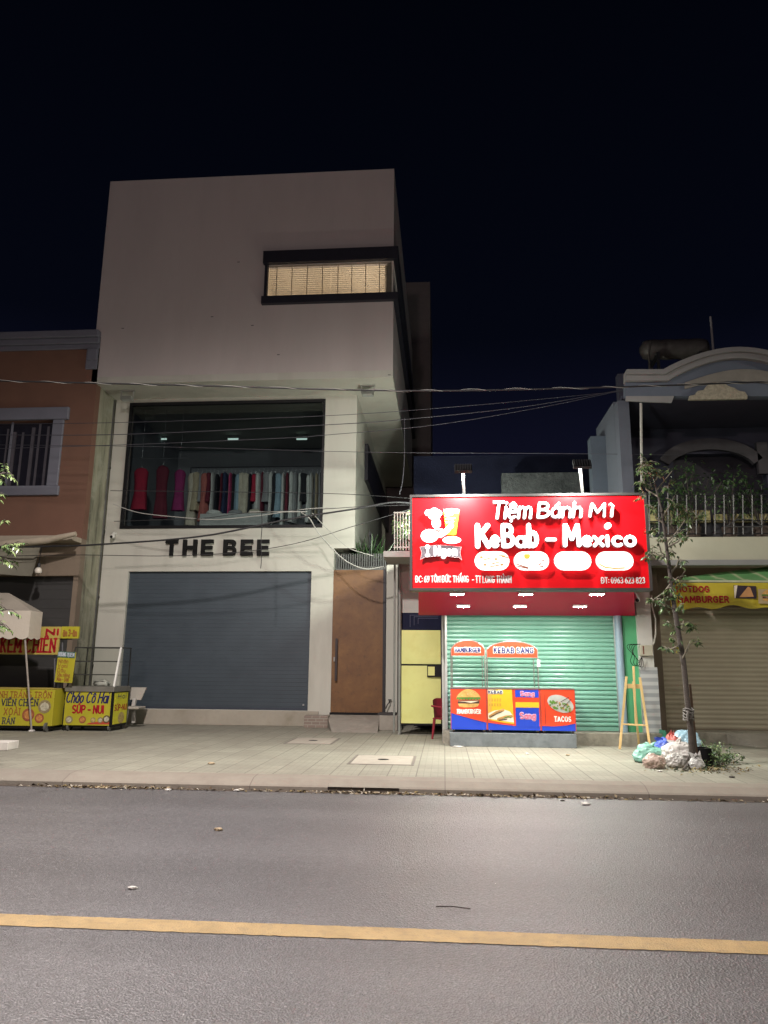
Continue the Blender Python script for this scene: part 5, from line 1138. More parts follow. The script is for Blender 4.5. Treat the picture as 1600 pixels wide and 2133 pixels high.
# stone bench
bn = thing('stone_bench', 'pale terrazzo bench with one slab back standing in front of the slate shutter', 'bench', (at(280, 1505, 18.2).x, 18.2, .15))
ST = M('terrazzo', (.36, .34, .29), .7, .12, 40, .1, 60)
r_ = rect(261, 1432, 299, 1458, 18.35); mb = MB(); mb.add([(r_[0]-.0, 18.35, r_[2]), (r_[1]-.06, 18.35, r_[2]), (r_[1], 18.5, r_[3]), (r_[0], 18.5, r_[3]), (r_[0], 18.41, r_[2]), (r_[1]-.06, 18.41, r_[2]), (r_[1], 18.56, r_[3]), (r_[0], 18.56, r_[3])], [(0, 1, 2, 3), (7, 6, 5, 4), (0, 4, 5, 1), (1, 5, 6, 2), (2, 6, 7, 3), (3, 7, 4, 0)]); mb.build('backrest', ST, bn, .01)
q_ = rect(255, 1469, 294, 1477, 18.0); MB().box(q_[0]-.25, q_[1], 17.85, 18.3, q_[2], q_[3]-.03).build('seat', ST, bn, .02)
ST2 = M('terrazzo light', (.46, .45, .41), .7, .1, 40)
for px_a, py_a, px_b, py_b, Yl in ((264, 1478, 259, 1509, 17.9), (277, 1478, 279, 1506, 18.25), (278, 1472, 281, 1455, 18.33)):
    MB().bar(at(px_a, py_a, Yl), at(px_b, py_b, Yl), .085, .09).build('leg', ST2, bn, .01)
r_ = gr(-30, 1563), gr(20, 1562)
MB().box(gr(-40, 1565).x, gr(22, 1562).x, gr(0, 1563).y, gr(0, 1563).y+.35, .15, .29).solo('white_block', M('block white', (.6, .57, .52), .8, .1, 4), 'low white block on the pavement at the far left edge', 'block', bevel=.01)

# ------------------------------------------------------------------ house on the right
CRM = M('cream render', (.43, .42, .32), .8, .08, 1.2, .1, 50, dirt=(.40, .38, .28), dscale=.9, damt=.45)
CRM2 = M('cream moulding', (.225, .225, .22), .8, .08, 2)
BGR = M('blue grey band', (.10, .12, .155), .8, .1, 2)
rh = thing('balcony_house', 'cream two-storey house with an arched pediment over a planted balcony and a beige shutter below', 'building', (7.5, YR, .15))
ax0 = at(1358, 1350, YR).x; ax1 = ax0+8.5
bs0, bs1, bz0, bz1 = rect(1385, 1265, 1800, 1521, YR)
bs0 = at(1376, 1400, YR).x
YRB = 16.0; sl0, sl1 = at(1345, 1170, YRB).z, at(1345, 1119, YRB).z; lx0 = at(1343, 1140, YRB).x
MB().wall(ax0, ax1, .15, sl0, YR, .25, [(bs0, ax1-.5, bz0, bz1)]).build('ground_wall', TAN, rh)
BSH = M('beige shutter', (.44, .40, .30), .55, .06, 1, dirt=(.36, .33, .24), dscale=.8, damt=.5)
mb = MB(); z = bz0; prof = []
while z < bz1: 
    for k_ in range(4): prof.append((YR+.12-(.010 if k_ in (1, 2) else 0), z+.10*k_/4))
    z += .10
vs = [(x, y, zz_) for x in (bs0, ax1-.5) for y, zz_ in prof]; q = len(prof); mb.add(vs, [(i, q+i, q+i+1, i+1) for i in range(q-1)]); mb.build('roller_shutter', BSH, rh)
mb = MB().box(lx0, ax1, YRB, 18.9, sl0, sl1); mb.build('balcony_slab', CRM, rh, .01); mb = MB().box(lx0-.03, ax1, YRB-.07, YRB-.002, sl0-.09, sl0+.03); mb.build('slab_moulding', CRM2, rh, .01)
MB().box(at(1345, 1240, YR-.4).x, bs0-.02, YR-.3, YR-.002, .15, sl0-.1).build('pier', TAN, rh, .01)
mb = MB().box(bs0-.3, ax1, 16.3, YR-.002, .10, bz0-.01); mb.build('door_step', STEP, rh, .015)
a, b2 = gr(1540, 1556), at(1535, 1524, 16.3)
zt_ = bz0-.02; mb = MB(); mb.add([(a.x+.35, a.y, .152), (a.x+3, a.y, .152), (a.x+3, 16.3, zt_), (a.x, 16.3, zt_), (a.x+.35, a.y, .1), (a.x+3, a.y, .1), (a.x+3, 16.3, .1), (a.x, 16.3, .1)], [(0, 1, 2, 3), (0, 3, 7, 4), (0, 4, 5, 1), (1, 5, 6, 2)])
mb.build('entry_ramp', GREYCON, rh)
# upper floor: back wall, pilaster, pediment
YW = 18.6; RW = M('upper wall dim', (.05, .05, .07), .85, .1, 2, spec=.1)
wz = rect(1418, 1010, 1600, 1115, YW)
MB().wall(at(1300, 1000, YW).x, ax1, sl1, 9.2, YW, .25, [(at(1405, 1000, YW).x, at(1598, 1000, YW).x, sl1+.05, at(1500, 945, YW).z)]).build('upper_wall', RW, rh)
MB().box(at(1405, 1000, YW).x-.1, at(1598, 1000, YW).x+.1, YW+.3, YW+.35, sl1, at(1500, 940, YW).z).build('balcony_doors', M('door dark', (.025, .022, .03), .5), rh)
mb = MB(); F_ = front(YW); c = at(1478, 960, YW); Rr = at(1590, 960, YW).x-c.x
ar = [(c.x+Rr*1.02*math.cos(R(g)), c.z-.25+Rr*.62*math.sin(R(g))) for g in range(20, 161, 7)]; ar2 = [(c.x+Rr*.84*math.cos(R(g)), c.z-.32+Rr*.45*math.sin(R(g))) for g in range(160, 19, -7)]
mb.prism(F_, ar+ar2, .002, .12); mb.box(at(1575, 960, YW).x, at(1597, 960, YW).x, YW-.12, YW-.003, at(1500, 990, YW).z, at(1500, 925, YW).z)
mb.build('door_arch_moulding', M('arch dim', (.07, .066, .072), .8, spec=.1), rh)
YPD = 16.1; px0 = at(1300, 800, YPD).x
pz0, pz1 = at(1340, 801, YPD).z, at(1340, 778, YPD).z
hood = lambda pts: [(lambda v: (v.x, v.z))(at(px, py, YPD)) for px, py in pts]
def arcpx(off, n=20): return [(1376+off*.6+(1690-off*.6-1376-off*.6)*i/n, 777+off-(46)*math.sin(math.pi*i/n)**.9) for i in range(n+1)]
topc = arcpx(0); lowc = arcpx(16)
mb = MB()
for k_, (o0, o1, dpt) in enumerate(((0, 9, .22), (9.2, 20, .14))):
    A_ = arcpx(o0); B_ = arcpx(o1)
    mb.prism(front(YPD), hood([(1301, 777+o0)]+A_+[(1765, 777+o0), (1765, 777+o1)]+B_[::-1]+[(1301, 777+o1)]), -.1, dpt)
mb.build('pediment_moulding', CRM2, rh)
mb = MB(); mb.prism(front(YPD), hood([(1303, 797.5)]+arcpx(20.3)+[(1763, 797.3), (1763, 826), (1303, 826)]), -.2, .03); mb.build('pediment_band', BGR, rh)
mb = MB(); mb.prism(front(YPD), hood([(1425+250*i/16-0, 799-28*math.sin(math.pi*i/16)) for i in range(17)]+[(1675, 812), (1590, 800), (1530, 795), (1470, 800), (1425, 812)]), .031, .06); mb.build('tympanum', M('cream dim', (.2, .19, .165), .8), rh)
mb = MB(); mb.prism(front(YPD), hood([(1303, 826.5), (1403, 826.5), (1398, 840), (1340, 838), (1303, 836)]), .0, .05); mb.build('pediment_soffit_edge', CRM2, rh)
sp_ = [(1432, 836), (1434, 828), (1444, 826), (1450, 818), (1462, 816), (1470, 806), (1482, 801), (1492, 800), (1504, 802), (1514, 808), (1526, 812), (1536, 818), (1548, 820), (1553, 828), (1553, 834)]
mb = MB(); mb.prism(front(YPD), hood(sp_), .035, .11); mb.build('shell_ornament', M('ornament', (.3, .275, .205), .8, .3, 14, .6, 16), rh)
MB().box(px0, ax1, YPD+.21, YW+.2, at(1340, 822, YPD).z, at(1340, 815, YPD).z).build('balcony_roof', RW, rh)
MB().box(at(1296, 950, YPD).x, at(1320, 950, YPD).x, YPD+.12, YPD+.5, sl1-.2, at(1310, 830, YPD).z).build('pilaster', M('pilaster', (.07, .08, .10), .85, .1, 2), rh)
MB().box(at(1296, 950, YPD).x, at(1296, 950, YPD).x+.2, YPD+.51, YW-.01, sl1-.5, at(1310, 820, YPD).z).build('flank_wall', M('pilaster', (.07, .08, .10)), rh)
# low parapet and railing
YRL = 16.15; PAR = M('yellow tile', (.48, .44, .20), .55, .2, 14, .3, 40)
mb = MB(); p0_, p1_ = at(1350, 1088, 16.7).z, at(1350, 1054, 16.7).z; mb.box(at(1342, 1070, 16.7).x, at(1372, 1070, 16.7).x, 16.7, 16.85, p0_, p1_)
mb.box(at(1385, 1070, 16.7).x, at(1480, 1070, 16.7).x, 16.72, 16.85, p0_, p1_-.1); mb.box(at(1490, 1070, 16.7).x, ax1, 16.7, 16.85, p0_, p1_-.2); mb.build('planter_wall', PAR, rh)
MB().box(lx0+.1, ax1, 16.86, 16.95, sl1, p0_+.1).build('planter_gap_shade', M('painted gap shade', (.04, .04, .045), .9), rh)  # dark sheet standing in for the shade in the gap below the planter
rl = thing('balcony_railing', 'steel balcony railing with slim uprights along the edge of the cream balcony', 'railing', (at(1450, 1118, YRL).x, YRL, sl1))
RS = M('railing steel', (.12, .12, .12), .4, .1, metal=.5); z_t, z_b = at(1450, 1032, YRL).z, at(1450, 1112, YRL).z
mb = MB(); xl = at(1348, 1080, YRL).x
for zz_ in (z_t, at(1450, 1042, YRL).z, z_b, z_b+.28): mb.tube([(xl, YRL, zz_), (ax1, YRL, zz_)], .014, 6)
mb.build('rails', IRON, rl)
for i in range(15):
    px = 1352+19.5*i; y0_ = 1012 if i in (0, 2) else 1031; MB().tube([at(px, y0_, YRL-.02), at(px+1, 1113, YRL-.02)], .014, 8).build('upright', RS, rl)
mb = MB(); T = lambda px, py: at(px, py, YRL-.04); 
for p, q in (((1512, 1097), (1535, 1082)), ((1535, 1082), (1565, 1082)), ((1565, 1082), (1590, 1096)), ((1590, 1097), (1512, 1097))): mb.tube([T(*p), T(*q)], .012, 6)
mb.build('diamond_bar', RS, rl)
# awning and banner
aw = thing('green_awning', 'faded green striped awning sloping out over the yellow banner', 'awning', (at(1500, 1212, 15.2).x, 15.2, at(1500, 1212, 15.2).z))
m, n, L, b, co = node_mat('striped awning'); wv = n.new('ShaderNodeTexWave'); wv.inputs['Scale'].default_value = .75; wv.inputs['Distortion'].default_value = .6; wv.inputs['Detail Scale'].default_value = .6; wv.bands_direction = 'X'; L.new(co, wv.inputs['Vector'])
L.new(ramp(n, L, wv.outputs['Fac'], [(.6, (.13, .33, .12)), (.9, (.19, .38, .15)), (.99, (.45, .52, .30))]), b.inputs['Base Color']); b.inputs['Roughness'].default_value = .6
fl, fr2 = at(1408, 1211, 15.2), at(1760, 1213, 15.2); bl, br = at(1424, 1202, 16.3), at(1760, 1160, 16.6)
mb = MB(); Nn = 16; vs = []
for j in range(6):
    for i in range(Nn+1):
        a_ = fl.lerp(fr2, i/Nn); b_ = bl.lerp(br, min(1, (i/Nn)**.9)); p = a_.lerp(b_, j/5); p.z += .025*math.sin(i*1.9)*math.sin(math.pi*j/5)-.05*math.sin(math.pi*j/5); vs.append(p)
mb.add(vs, [(j*(Nn+1)+i, j*(Nn+1)+i+1, (j+1)*(Nn+1)+i+1, (j+1)*(Nn+1)+i) for j in range(5) for i in range(Nn)], 0, True); mb.build('cloth', m, aw)
mb = MB(); mb.tube([fl, fr2], .03, 8); mb.build('front_bar', M('awning bar', (.45, .5, .33), .5), aw)
mb = MB()
for q0, q1 in ((bl, fl), (br, fr2)): mb.tube([q0+Vector((0, .02, -.05)), q1+Vector((0, .02, -.03))], .018, 6)
mb.build('side_arm', IRON, aw)
YBN = 15.16; x0, x1, z0, z1 = rect(1396, 1214, 1760, 1266, YBN)
bnr = thing('snack_banner', 'yellow banner lettered HOTDOG HAMBURGER with two food photos hanging from the green awning', 'banner', ((x0+x1)/2, YBN, z0))
mb = MB(); Nn = 44; vs = []
for j in range(5):
    for i in range(Nn+1):
        t = i/Nn; zz_ = z1+(z0-z1)*j/4*(1+.06*math.sin(t*31)+.05*math.sin(t*13)); vs.append((x0+(x1-x0)*t, YBN+.012*math.sin(t*26)*(j/4), zz_))
mb.add(vs, [(j*(Nn+1)+i, (j+1)*(Nn+1)+i, (j+1)*(Nn+1)+i+1, j*(Nn+1)+i+1) for j in range(4) for i in range(Nn)], 0, True); mb.build('cloth', M('banner yellow', (.50, .42, .03), .6, .1, 2), bnr)
YBT = YBN-.02
plet('HOTDOG', (1409, 1220, 1478, 1234), YBT, RDT, bnr, w=.2, gap=.32, d=.002); plet('HAMBURGER', (1412, 1241, 1519, 1256), YBT, RDT, bnr, w=.2, gap=.32, d=.002)
QB = lambda px, py: (lambda v: (v.x, v.z))(at(px, py, YBT)); FB = front(YBT)
ph_ = MB().prism(FB, [QB(1528, 1219), QB(1575, 1221), QB(1576, 1247), QB(1530, 1246)], .001, .003).build('food_photo', M('photo dark', (.03, .02, .03), .5), bnr)
MB().prism(FB, [QB(1540, 1244), QB(1558, 1222), QB(1563, 1224), QB(1570, 1243)], .0035, .006).build('sandwich', M('photo toast', (.50, .26, .10), .6), ph_)
MB().prism(FB, [QB(1529, 1220), QB(1536, 1219), QB(1532, 1246), QB(1530, 1246)], .0035, .006).build('napkin', PIC['pale'], ph_)
ph_ = MB().prism(FB, [QB(1579, 1227), QB(1640, 1228), QB(1640, 1260), QB(1580, 1257)], .001, .003).build('food_photo', M('photo tan', (.42, .33, .18), .5), bnr)
burger(ph_, 1603, 1240, 16, QB, FB, 1)
# roof water tank and mast
tk = at(1390, 728, 21); g = thing('water_tank', 'steel water tank on a stand on the roof behind the pediment', 'water tank', (tk.x, 21, at(1400, 775, 21).z))
z0_ = at(1400, 748, 21).z; zt2 = at(1400, 708, 21).z; xl_, xr_ = at(1333, 728, 21).x, at(1478, 728, 21).x; r_t = (zt2-z0_)/2
TK = M('tank steel', (.09, .08, .075), .5, .25, 6, metal=.2); prof = [(xl_, .3), (xl_+.12, .85), (xl_+.25, 1)]
xs = [xl_, xl_+.1]+[xl_+.2+(xr_-xl_-.4)*i/12 for i in range(13)]+[xr_-.1, xr_]; rr = [r_t*.3, r_t*.85]+[r_t*(1 if i % 3 else .95) for i in range(13)]+[r_t*.85, r_t*.3]
MB().tube([(x, 21, z0_+r_t) for x in xs], rr, 20).build('drum', TK, g)
for x in (xl_+.4, xr_-.4):
    mb = MB()
    mb.box(x-.04, x+.04, 20.6, 21.4, z0_-.1, z0_+.06)
    for y in (20.65, 21.35): mb.box(x-.035, x+.035, y-.035, y+.035, z0_-2.2, z0_-.1)
    mb.build('stand', IRON, g)
MB().tube([(xl_+.15, 20.4, z0_+.3), (xl_+.05, 20.3, z0_-.1), (xl_, 20.3, z0_-2)], .03, 6).build('pipe', TK, g)
a, b2 = at(1480, 660, 19.5), at(1487, 745, 19.5); MB().tube([b2-Vector((0, 0, 1)), b2, a], [.04, .035, .03], 8).solo('roof_mast', M('mast pale', (.3, .29, .3), .6), 'thin bare mast standing on the roof right of the water tank', 'mast')
MB().tube([at(1335, 840, YRL-.1), at(1337, 1010, YRL-.1)], .028, 8).solo('balcony_post', M('post pale', (.32, .31, .28), .6), 'slim pale post rising at the left end of the balcony', 'post')


# ------------------------------------------------------------------ plants
LEAF = [M('leaf mid', (.09, .155, .06), .3, .3, 9), M('leaf light', (.17, .23, .09), .3, .25, 9), M('leaf dark', (.025, .06, .018), .42, .3, 9), M('leaf yellow', (.42, .36, .03), .5, .2)]
BARK = M('bark', (.07, .058, .05), .85, .3, 20, .5, 40)
def cluster(mb, c, r, n, ln, rnd, drop=.4, cols_=(0, 0, 1, 2)):
    for i in range(n):
        d = Vector((rnd.gauss(0, 1), rnd.gauss(0, 1), rnd.gauss(0, .8))).normalized(); p = c+d*r*rnd.random()**.5
        v = (d*.7+Vector((0, 0, -drop))+Vector((rnd.gauss(0, .4), rnd.gauss(0, .4), rnd.gauss(0, .3))))
        nn = Vector((rnd.gauss(0, .5), rnd.gauss(-.3, .5), 1)); s = ln*rnd.uniform(.7, 1.25)
        mb.leaf(p, v, nn, s, s*.42, rnd.choice(cols_))
def spray(mb, tw, a, b2, rnd, ln, cols_=(0, 0, 1, 2)):       # a twig with paired hanging leaves
    tw.tube([a, a.lerp(b2, .5)+Vector((0, 0, .03)), b2], [.008, .006, .003], 5)
    k_ = 5
    for i in range(1, k_+1):
        p = a.lerp(b2, i/k_); t = (b2-a).normalized(); s_ = t.cross(Vector((0, 0, 1))); s_ = s_.normalized() if s_.length > .1 else Vector((1, 0, 0))
        for sg_ in (-1, 1):
            mb.leaf(p, t*.5+s_*sg_*.8+Vector((0, 0, -.55+rnd.gauss(0, .2))), Vector((rnd.gauss(0, .3), rnd.gauss(-.2, .3), 1)), ln*rnd.uniform(.7, 1.2), ln*.36, rnd.choice(cols_))
YTR = 12.15; rnd = random.Random(21)
base = gr(1444, 1598)
tree = thing('sapling', 'thin leaning street sapling with sparse glossy leaves beside the rubbish bags', 'tree', base)
P = lambda px, py: at(px, py, YTR)
trunk = [base, P(1440, 1530), P(1432, 1460), P(1424, 1380), P(1412, 1310), P(1401, 1240), P(1394, 1180), P(1386, 1120), P(1378, 1060), P(1366, 1015), P(1352, 965)]
mb = MB(); mb.tube(trunk, [.058, .05, .045, .042, .040, .036, .03, .024, .02, .014, .007], 10); mb.build('trunk', BARK, tree)
sp = [(1420, 1370, 1452, 1333), (1420, 1375, 1426, 1342), (1410, 1300, 1437, 1295), (1405, 1270, 1372, 1240), (1396, 1195, 1415, 1160), (1392, 1160, 1372, 1130), (1388, 1130, 1425, 1085), (1383, 1090, 1352, 1060), (1380, 1075, 1408, 1030), (1372, 1035, 1335, 985), (1368, 1020, 1390, 990), (1360, 990, 1340, 955), (1398, 1215, 1360, 1250), (1400, 1230, 1426, 1188), (1412, 1318, 1440, 1290), (1362, 1000, 1385, 978), (1393, 1170, 1360, 1150), (1390, 1140, 1432, 1110), (1416, 1345, 1385, 1350)]
mb = MB()
for a_, b_, c_2, d_2 in sp: mb.tube([P(a_, b_), P((a_+c_2)/2, (b_+d_2)/2+4)+Vector((0, rnd.gauss(0, .12), 0)), P(c_2, d_2)+Vector((0, rnd.gauss(0, .25), 0))], [.017, .012, .006], 6)
mb.build('branches', M('bark pale', (.20, .18, .14), .8, .25, 20), tree)
cl = [(1350, 962, 20, 34), (1334, 978, 16, 20), (1372, 985, 16, 18), (1345, 990, 20, 26), (1390, 985, 12, 10), (1338, 1008, 14, 16), (1362, 1012, 16, 18), (1395, 1006, 9, 8), (1378, 1022, 14, 12), (1346, 1030, 16, 14), (1358, 1060, 14, 14), (1392, 1040, 15, 16), (1405, 1058, 12, 12),
      (1430, 1070, 20, 34), (1445, 1082, 18, 22), (1412, 1078, 16, 16), (1372, 1100, 15, 16), (1398, 1092, 14, 14), (1415, 1112, 18, 22), (1432, 1118, 14, 14), (1352, 1108, 14, 14), (1366, 1128, 13, 10), (1400, 1128, 14, 12), (1362, 1150, 14, 14), (1345, 1162, 10, 8), (1378, 1165, 12, 10), (1410, 1150, 13, 9), (1416, 1172, 10, 7),
      (1405, 1210, 18, 30), (1422, 1222, 17, 26), (1390, 1228, 14, 18), (1398, 1245, 14, 16), (1375, 1248, 10, 9), (1362, 1250, 7, 6), (1381, 1264, 9, 9), (1412, 1262, 10, 6), (1400, 1296, 10, 8), (1428, 1300, 13, 9), (1440, 1310, 8, 5), (1410, 1312, 8, 6), (1404, 1336, 9, 6), (1448, 1340, 7, 4), (1385, 1352, 8, 3)]
mb = MB(); tw = MB()
for px, py, r, n_ in cl:
    if py > 1200: n_ = int(n_*.65)
    rr_ = r*YTR/FPX; c = P(px, py)+Vector((0, rnd.gauss(0, .10), 0))
    for q in range(max(2, n_//6)):
        d = Vector((rnd.gauss(0, 1), rnd.gauss(0, .8), rnd.gauss(0, .7)+.2)).normalized(); spray(mb, tw, c-d*rr_*.3, c+d*rr_*1.1, rnd, .092)
    cluster(mb, c, rr_, max(3, n_//3), .088, rnd)
cluster(mb, P(1407, 1354), .06, 7, .08, rnd, .4, (3, 1))
mb.build('foliage', LEAF, tree); tw.build('twigs', M('bark pale', (.20, .18, .14)), tree)
mb = MB(); p = gr(1452, 1600); mb.bar(p+Vector((.03, .06, 0)), P(1437, 1425)+Vector((.02, .07, 0)), .035); mb.solo('tree_stake', M('stake wood', (.14, .09, .06), .8, .3, 9), 'rough wooden stake tied upright beside the leaning sapling', 'stake')
mb = MB()
for i in range(5): c = P(1435, 1478+i*5); mb.tube([c+Vector((.075*math.cos(a_), .075*math.sin(a_)+.02, .02*math.sin(a_*2+i))) for a_ in [2*math.pi*k_/10 for k_ in range(11)]], .012, 6)
mb.tube([P(1430, 1480)-Vector((0, .08, 0)), P(1428, 1492)-Vector((0, .09, 0)), P(1430, 1502)-Vector((0, .08, 0))], [.015, .02, .008], 6)
mb.solo('cloth_tie', M('tie rag', (.16, .15, .14), .85, .3, 20), 'grey rag tied round the sapling trunk and its stake', 'tie')
# tree at the left edge whose twigs reach into the picture
lt = thing('edge_tree', 'leafy tree at the far left edge with only its branch tips in view', 'tree', gr(-130, 1610))
lb = gr(-130, 1610); YL = lb.y; mb = MB(); mb.tube([lb, at(-125, 1400, YL), at(-110, 1200, YL), at(-100, 1000, YL)], [.07, .06, .045, .02], 8)
tips = [((-105, 1010), (14, 985)), ((-110, 1160), (28, 1132)), ((-110, 1140), (-10, 1030)), ((-115, 1230), (6, 1165)), ((-118, 1300), (14, 1270)), ((-118, 1310), (0, 1300)), ((-110, 1150), (6, 1090))]
for p, q in tips: mb.tube([at(*p, YL), at(*q, YL)], [.018, .006], 6)
mb.build('trunk', BARK, lt); mb = MB(); tw = MB(); rnd = random.Random(8)
for (a_, b_), (c_2, d_2) in tips:
    for t, n_ in ((.85, 5), (1.0, 5)):
        c = at(a_+(c_2-a_)*t, b_+(d_2-b_)*t, YL)
        if (c_2, d_2) in ((-10, 1030), (6, 1090)): n_ //= 2
        for k_ in range(2): d = Vector((rnd.gauss(.5, .6), rnd.gauss(0, .5), rnd.gauss(-.1, .5))).normalized(); spray(mb, tw, c, c+d*.17, rnd, .10, (0, 1, 1))
for i in range(26): cluster(mb, at(rnd.uniform(-190, -60), rnd.uniform(960, 1300), YL+rnd.gauss(0, .4)), .2, 10, .1, rnd)
mb.build('foliage', LEAF, lt); tw.build('twigs', BARK, lt)
# balcony plants on the right house
for i, (px, py0, r, h, lab) in enumerate(((1400, 1110, .32, 1.1, 'bushy dark plant at the left end of the cream balcony'), (1445, 1105, .42, 1.5, 'tall dark plant in the middle of the cream balcony, behind the uprights'), (1520, 1105, .4, 1.2, 'broad dark plant behind the diamond bar of the railing'), (1585, 1100, .45, 1.3, 'spreading dark plant at the right end of the cream balcony'))):
    b_ = at(px, py0, 16.5); g = thing('balcony_plant', lab, 'plant', (b_.x, 16.5, sl1), 'plants on the cream balcony'); rnd = random.Random(i)
    MB().tube([(b_.x, 16.5, sl1), (b_.x, 16.5, sl1+.02), (b_.x, 16.5, sl1+.3)], [.12, .13, .17], 12).build('pot', M('clay pot', (.07, .05, .04), .8), g)
    st = MB(); fo = MB()
    for k_ in range(7):
        d = Vector((rnd.gauss(0, .35), rnd.gauss(0, .2), 1)).normalized(); e_ = Vector((b_.x, 16.5, sl1+.3))+d*h*rnd.uniform(.6, 1); st.tube([(b_.x, 16.5, sl1+.28), e_], [.014, .006], 5)
        cluster(fo, e_, r*.6, 26, .11, rnd, .4, (0, 2, 2)); cluster(fo, Vector((b_.x, 16.5, sl1+.3)).lerp(e_, .6), r*.5, 18, .11, rnd, .4, (0, 2, 2))
    st.build('stems', BARK, g); fo.build('foliage', LEAF, g)
# planted ledge over the gate and terrace plants behind the left end of the sign
LEDG = at(770, 1186, YB+.5)
mb = MB().box(XM+.01, at(826, 1180, YB+.3).x, YB+.35, YB+.65, qz1-.12, qz1+.02); mb.solo('gate_ledge', GWALL, 'narrow concrete ledge above the brown metal door', 'ledge')
for i, (px, lab) in enumerate(((752, 'spiky dark plant on the ledge above the brown door, leftmost'), (773, 'spiky dark plant in the middle of the ledge above the brown door'), (794, 'spiky dark plant on the ledge above the brown door, next to the pillar'))):
    b_ = at(px, 1180, YB+.5); b_.z = qz1+.02; g = thing('spiky_plant', lab, 'plant', b_, 'plants on the ledge over the door'); rnd = random.Random(i+50)
    MB().tube([b_, b_+Vector((0, 0, .16))], [.08, .11], 10).build('pot', M('pot dark', (.06, .05, .045), .8), g); fo = MB()
    for k_ in range(26):
        d = Vector((rnd.gauss(0, .4), rnd.gauss(0, .35), 1)); fo.leaf(b_+Vector((0, 0, .14)), d, Vector((rnd.gauss(0, 1), rnd.gauss(0, 1), .1)), rnd.uniform(.4, .95)*(1.1-i*.15), .05, rnd.choice((0, 2, 2)))
    fo.build('leaves', LEAF, g)
g = thing('terrace_plants', 'light green leafy shrub behind a white grille at the left end of the red sign', 'plant', at(838, 1150, 16.2)); rnd = random.Random(77); fo = MB(); st = MB()
for k_ in range(12):
    a_ = at(rnd.uniform(822, 858), 1150, 16.3+rnd.uniform(-.1, .3)); b_ = at(rnd.uniform(822, 858), rnd.uniform(1062, 1110), 16.3+rnd.uniform(-.1, .3)); st.tube([a_, b_], [.014, .006], 5)
    for t in (.2, .4, .6, .8, 1): cluster(fo, a_.lerp(b_, t), .09, 10, .09, rnd, .6, (0, 1, 1, 2))
st.build('stems', BARK, g); fo.build('foliage', LEAF, g)
mb = MB(); 
for i in range(7): a_ = at(822+6*i, 1066, 16.15); b_ = at(822+6*i, 1146, 16.15); mb.tube([a_, b_], .013, 6)
for py in (1068, 1140): mb.tube([at(820, py, 16.15), at(860, py, 16.15)], .018, 6)
mb.solo('terrace_grille', M('grille white', (.5, .5, .45), .5), 'pale upright bar grille in front of the leafy shrub beside the red sign', 'grille')
mb = MB(); a_, b_ = at(800, 1150, 16.25), at(862, 1162, 16.25); mb.box(a_.x, b_.x, 16.1, 17.3, b_.z, a_.z); mb.solo('terrace_slab', GWALL, 'thin grey terrace slab under the leafy shrub left of the red sign', 'slab')
mb = MB(); q0 = Vector((XM+.35, YB+.4, qz1+.9)); q1 = Vector((XM+.35, YB+3.6, qz1+.9))
for dz_ in (0, -.75): mb.tube([q0+Vector((0, 0, dz_)), q1+Vector((0, 0, dz_))], .018, 6)
for k_ in range(14): p = q0.lerp(q1, k_/13); mb.tube([p+Vector((0, 0, -.85)), p+Vector((0, 0, .12))], .012, 5)
mb.solo('iron_fence', IRON, 'dark iron fence with upright bars running back along the flank above the brown door', 'fence')

# ------------------------------------------------------------------ rubbish at the tree
def bag(c, rx, ry, rz, seed, mats, lab, neck=None, amp=.2):
    g = thing('rubbish_bag', lab, 'rubbish bag', (c.x, c.y, .15), 'rubbish bags round the sapling'); vs, fs = blob((c.x, c.y, .15), rx, ry, rz, seed, amp, 1.6, 5, .12); MB().add(vs, fs, 0, True).build('bag_body', mats, g)
    if neck:
        n_ = Vector(neck); t0 = Vector((c.x, c.y, .15+rz*1.35)); mb = MB(); rnd = random.Random(seed)
        for k_ in range(6): d = n_+Vector((rnd.gauss(0, .35), rnd.gauss(0, .3), rnd.gauss(0, .25))); mb.leaf(t0-n_*.04, d, Vector((rnd.gauss(0, 1), rnd.gauss(0, 1), .4)), .17*rnd.uniform(.7, 1.2), .10)
        mb.build('bag_neck', mats, g)
B_ = lambda px, py: gr(px, py)
def PL(nm, c, r=.35): return M(nm, c, r, .18, 6, .35, 22)
bag(B_(1353, 1588), .24, .2, .17, 1, PL('bag green', (.20, .42, .34)), 'mint green rubbish bag at the left end of the heap', (-.6, 0, .3))
bag(B_(1364, 1600), .16, .13, .125, 2, PL('bag pinkish', (.42, .32, .27), .25), 'small pinkish see-through bag in front of the mint green one')
bag(B_(1415, 1592), .27, .2, .21, 3, PL('bag white', (.55, .53, .5)), 'large white bag in the middle of the rubbish heap', (.2, -.2, .5))
bag(B_(1408, 1598), .15, .12, .13, 12, PL('bag grey', (.42, .41, .38)), 'small greyish bag leaning low against the large white bag')
bag(B_(1383, 1580), .15, .13, .2, 4, PL('bag blue', (.07, .12, .5)), 'bright blue bag behind the mint green and white bags', (-.8, -.1, .5))
bag(B_(1402, 1574), .15, .12, .22, 5, PL('bag red stripe', (.55, .16, .14)), 'red striped bag at the back of the heap', (0, -.3, .8))
bag(B_(1430, 1570), .28, .16, .24, 6, PL('bag sky', (.30, .47, .56)), 'pale sky blue bag lying behind the trunk of the sapling', (.9, 0, .4))
bag(B_(1452, 1601), .12, .09, .10, 7, PL('bag clear', (.45, .45, .43), .2), 'small clear plastic bag right of the sapling foot', (.1, -.2, .6))
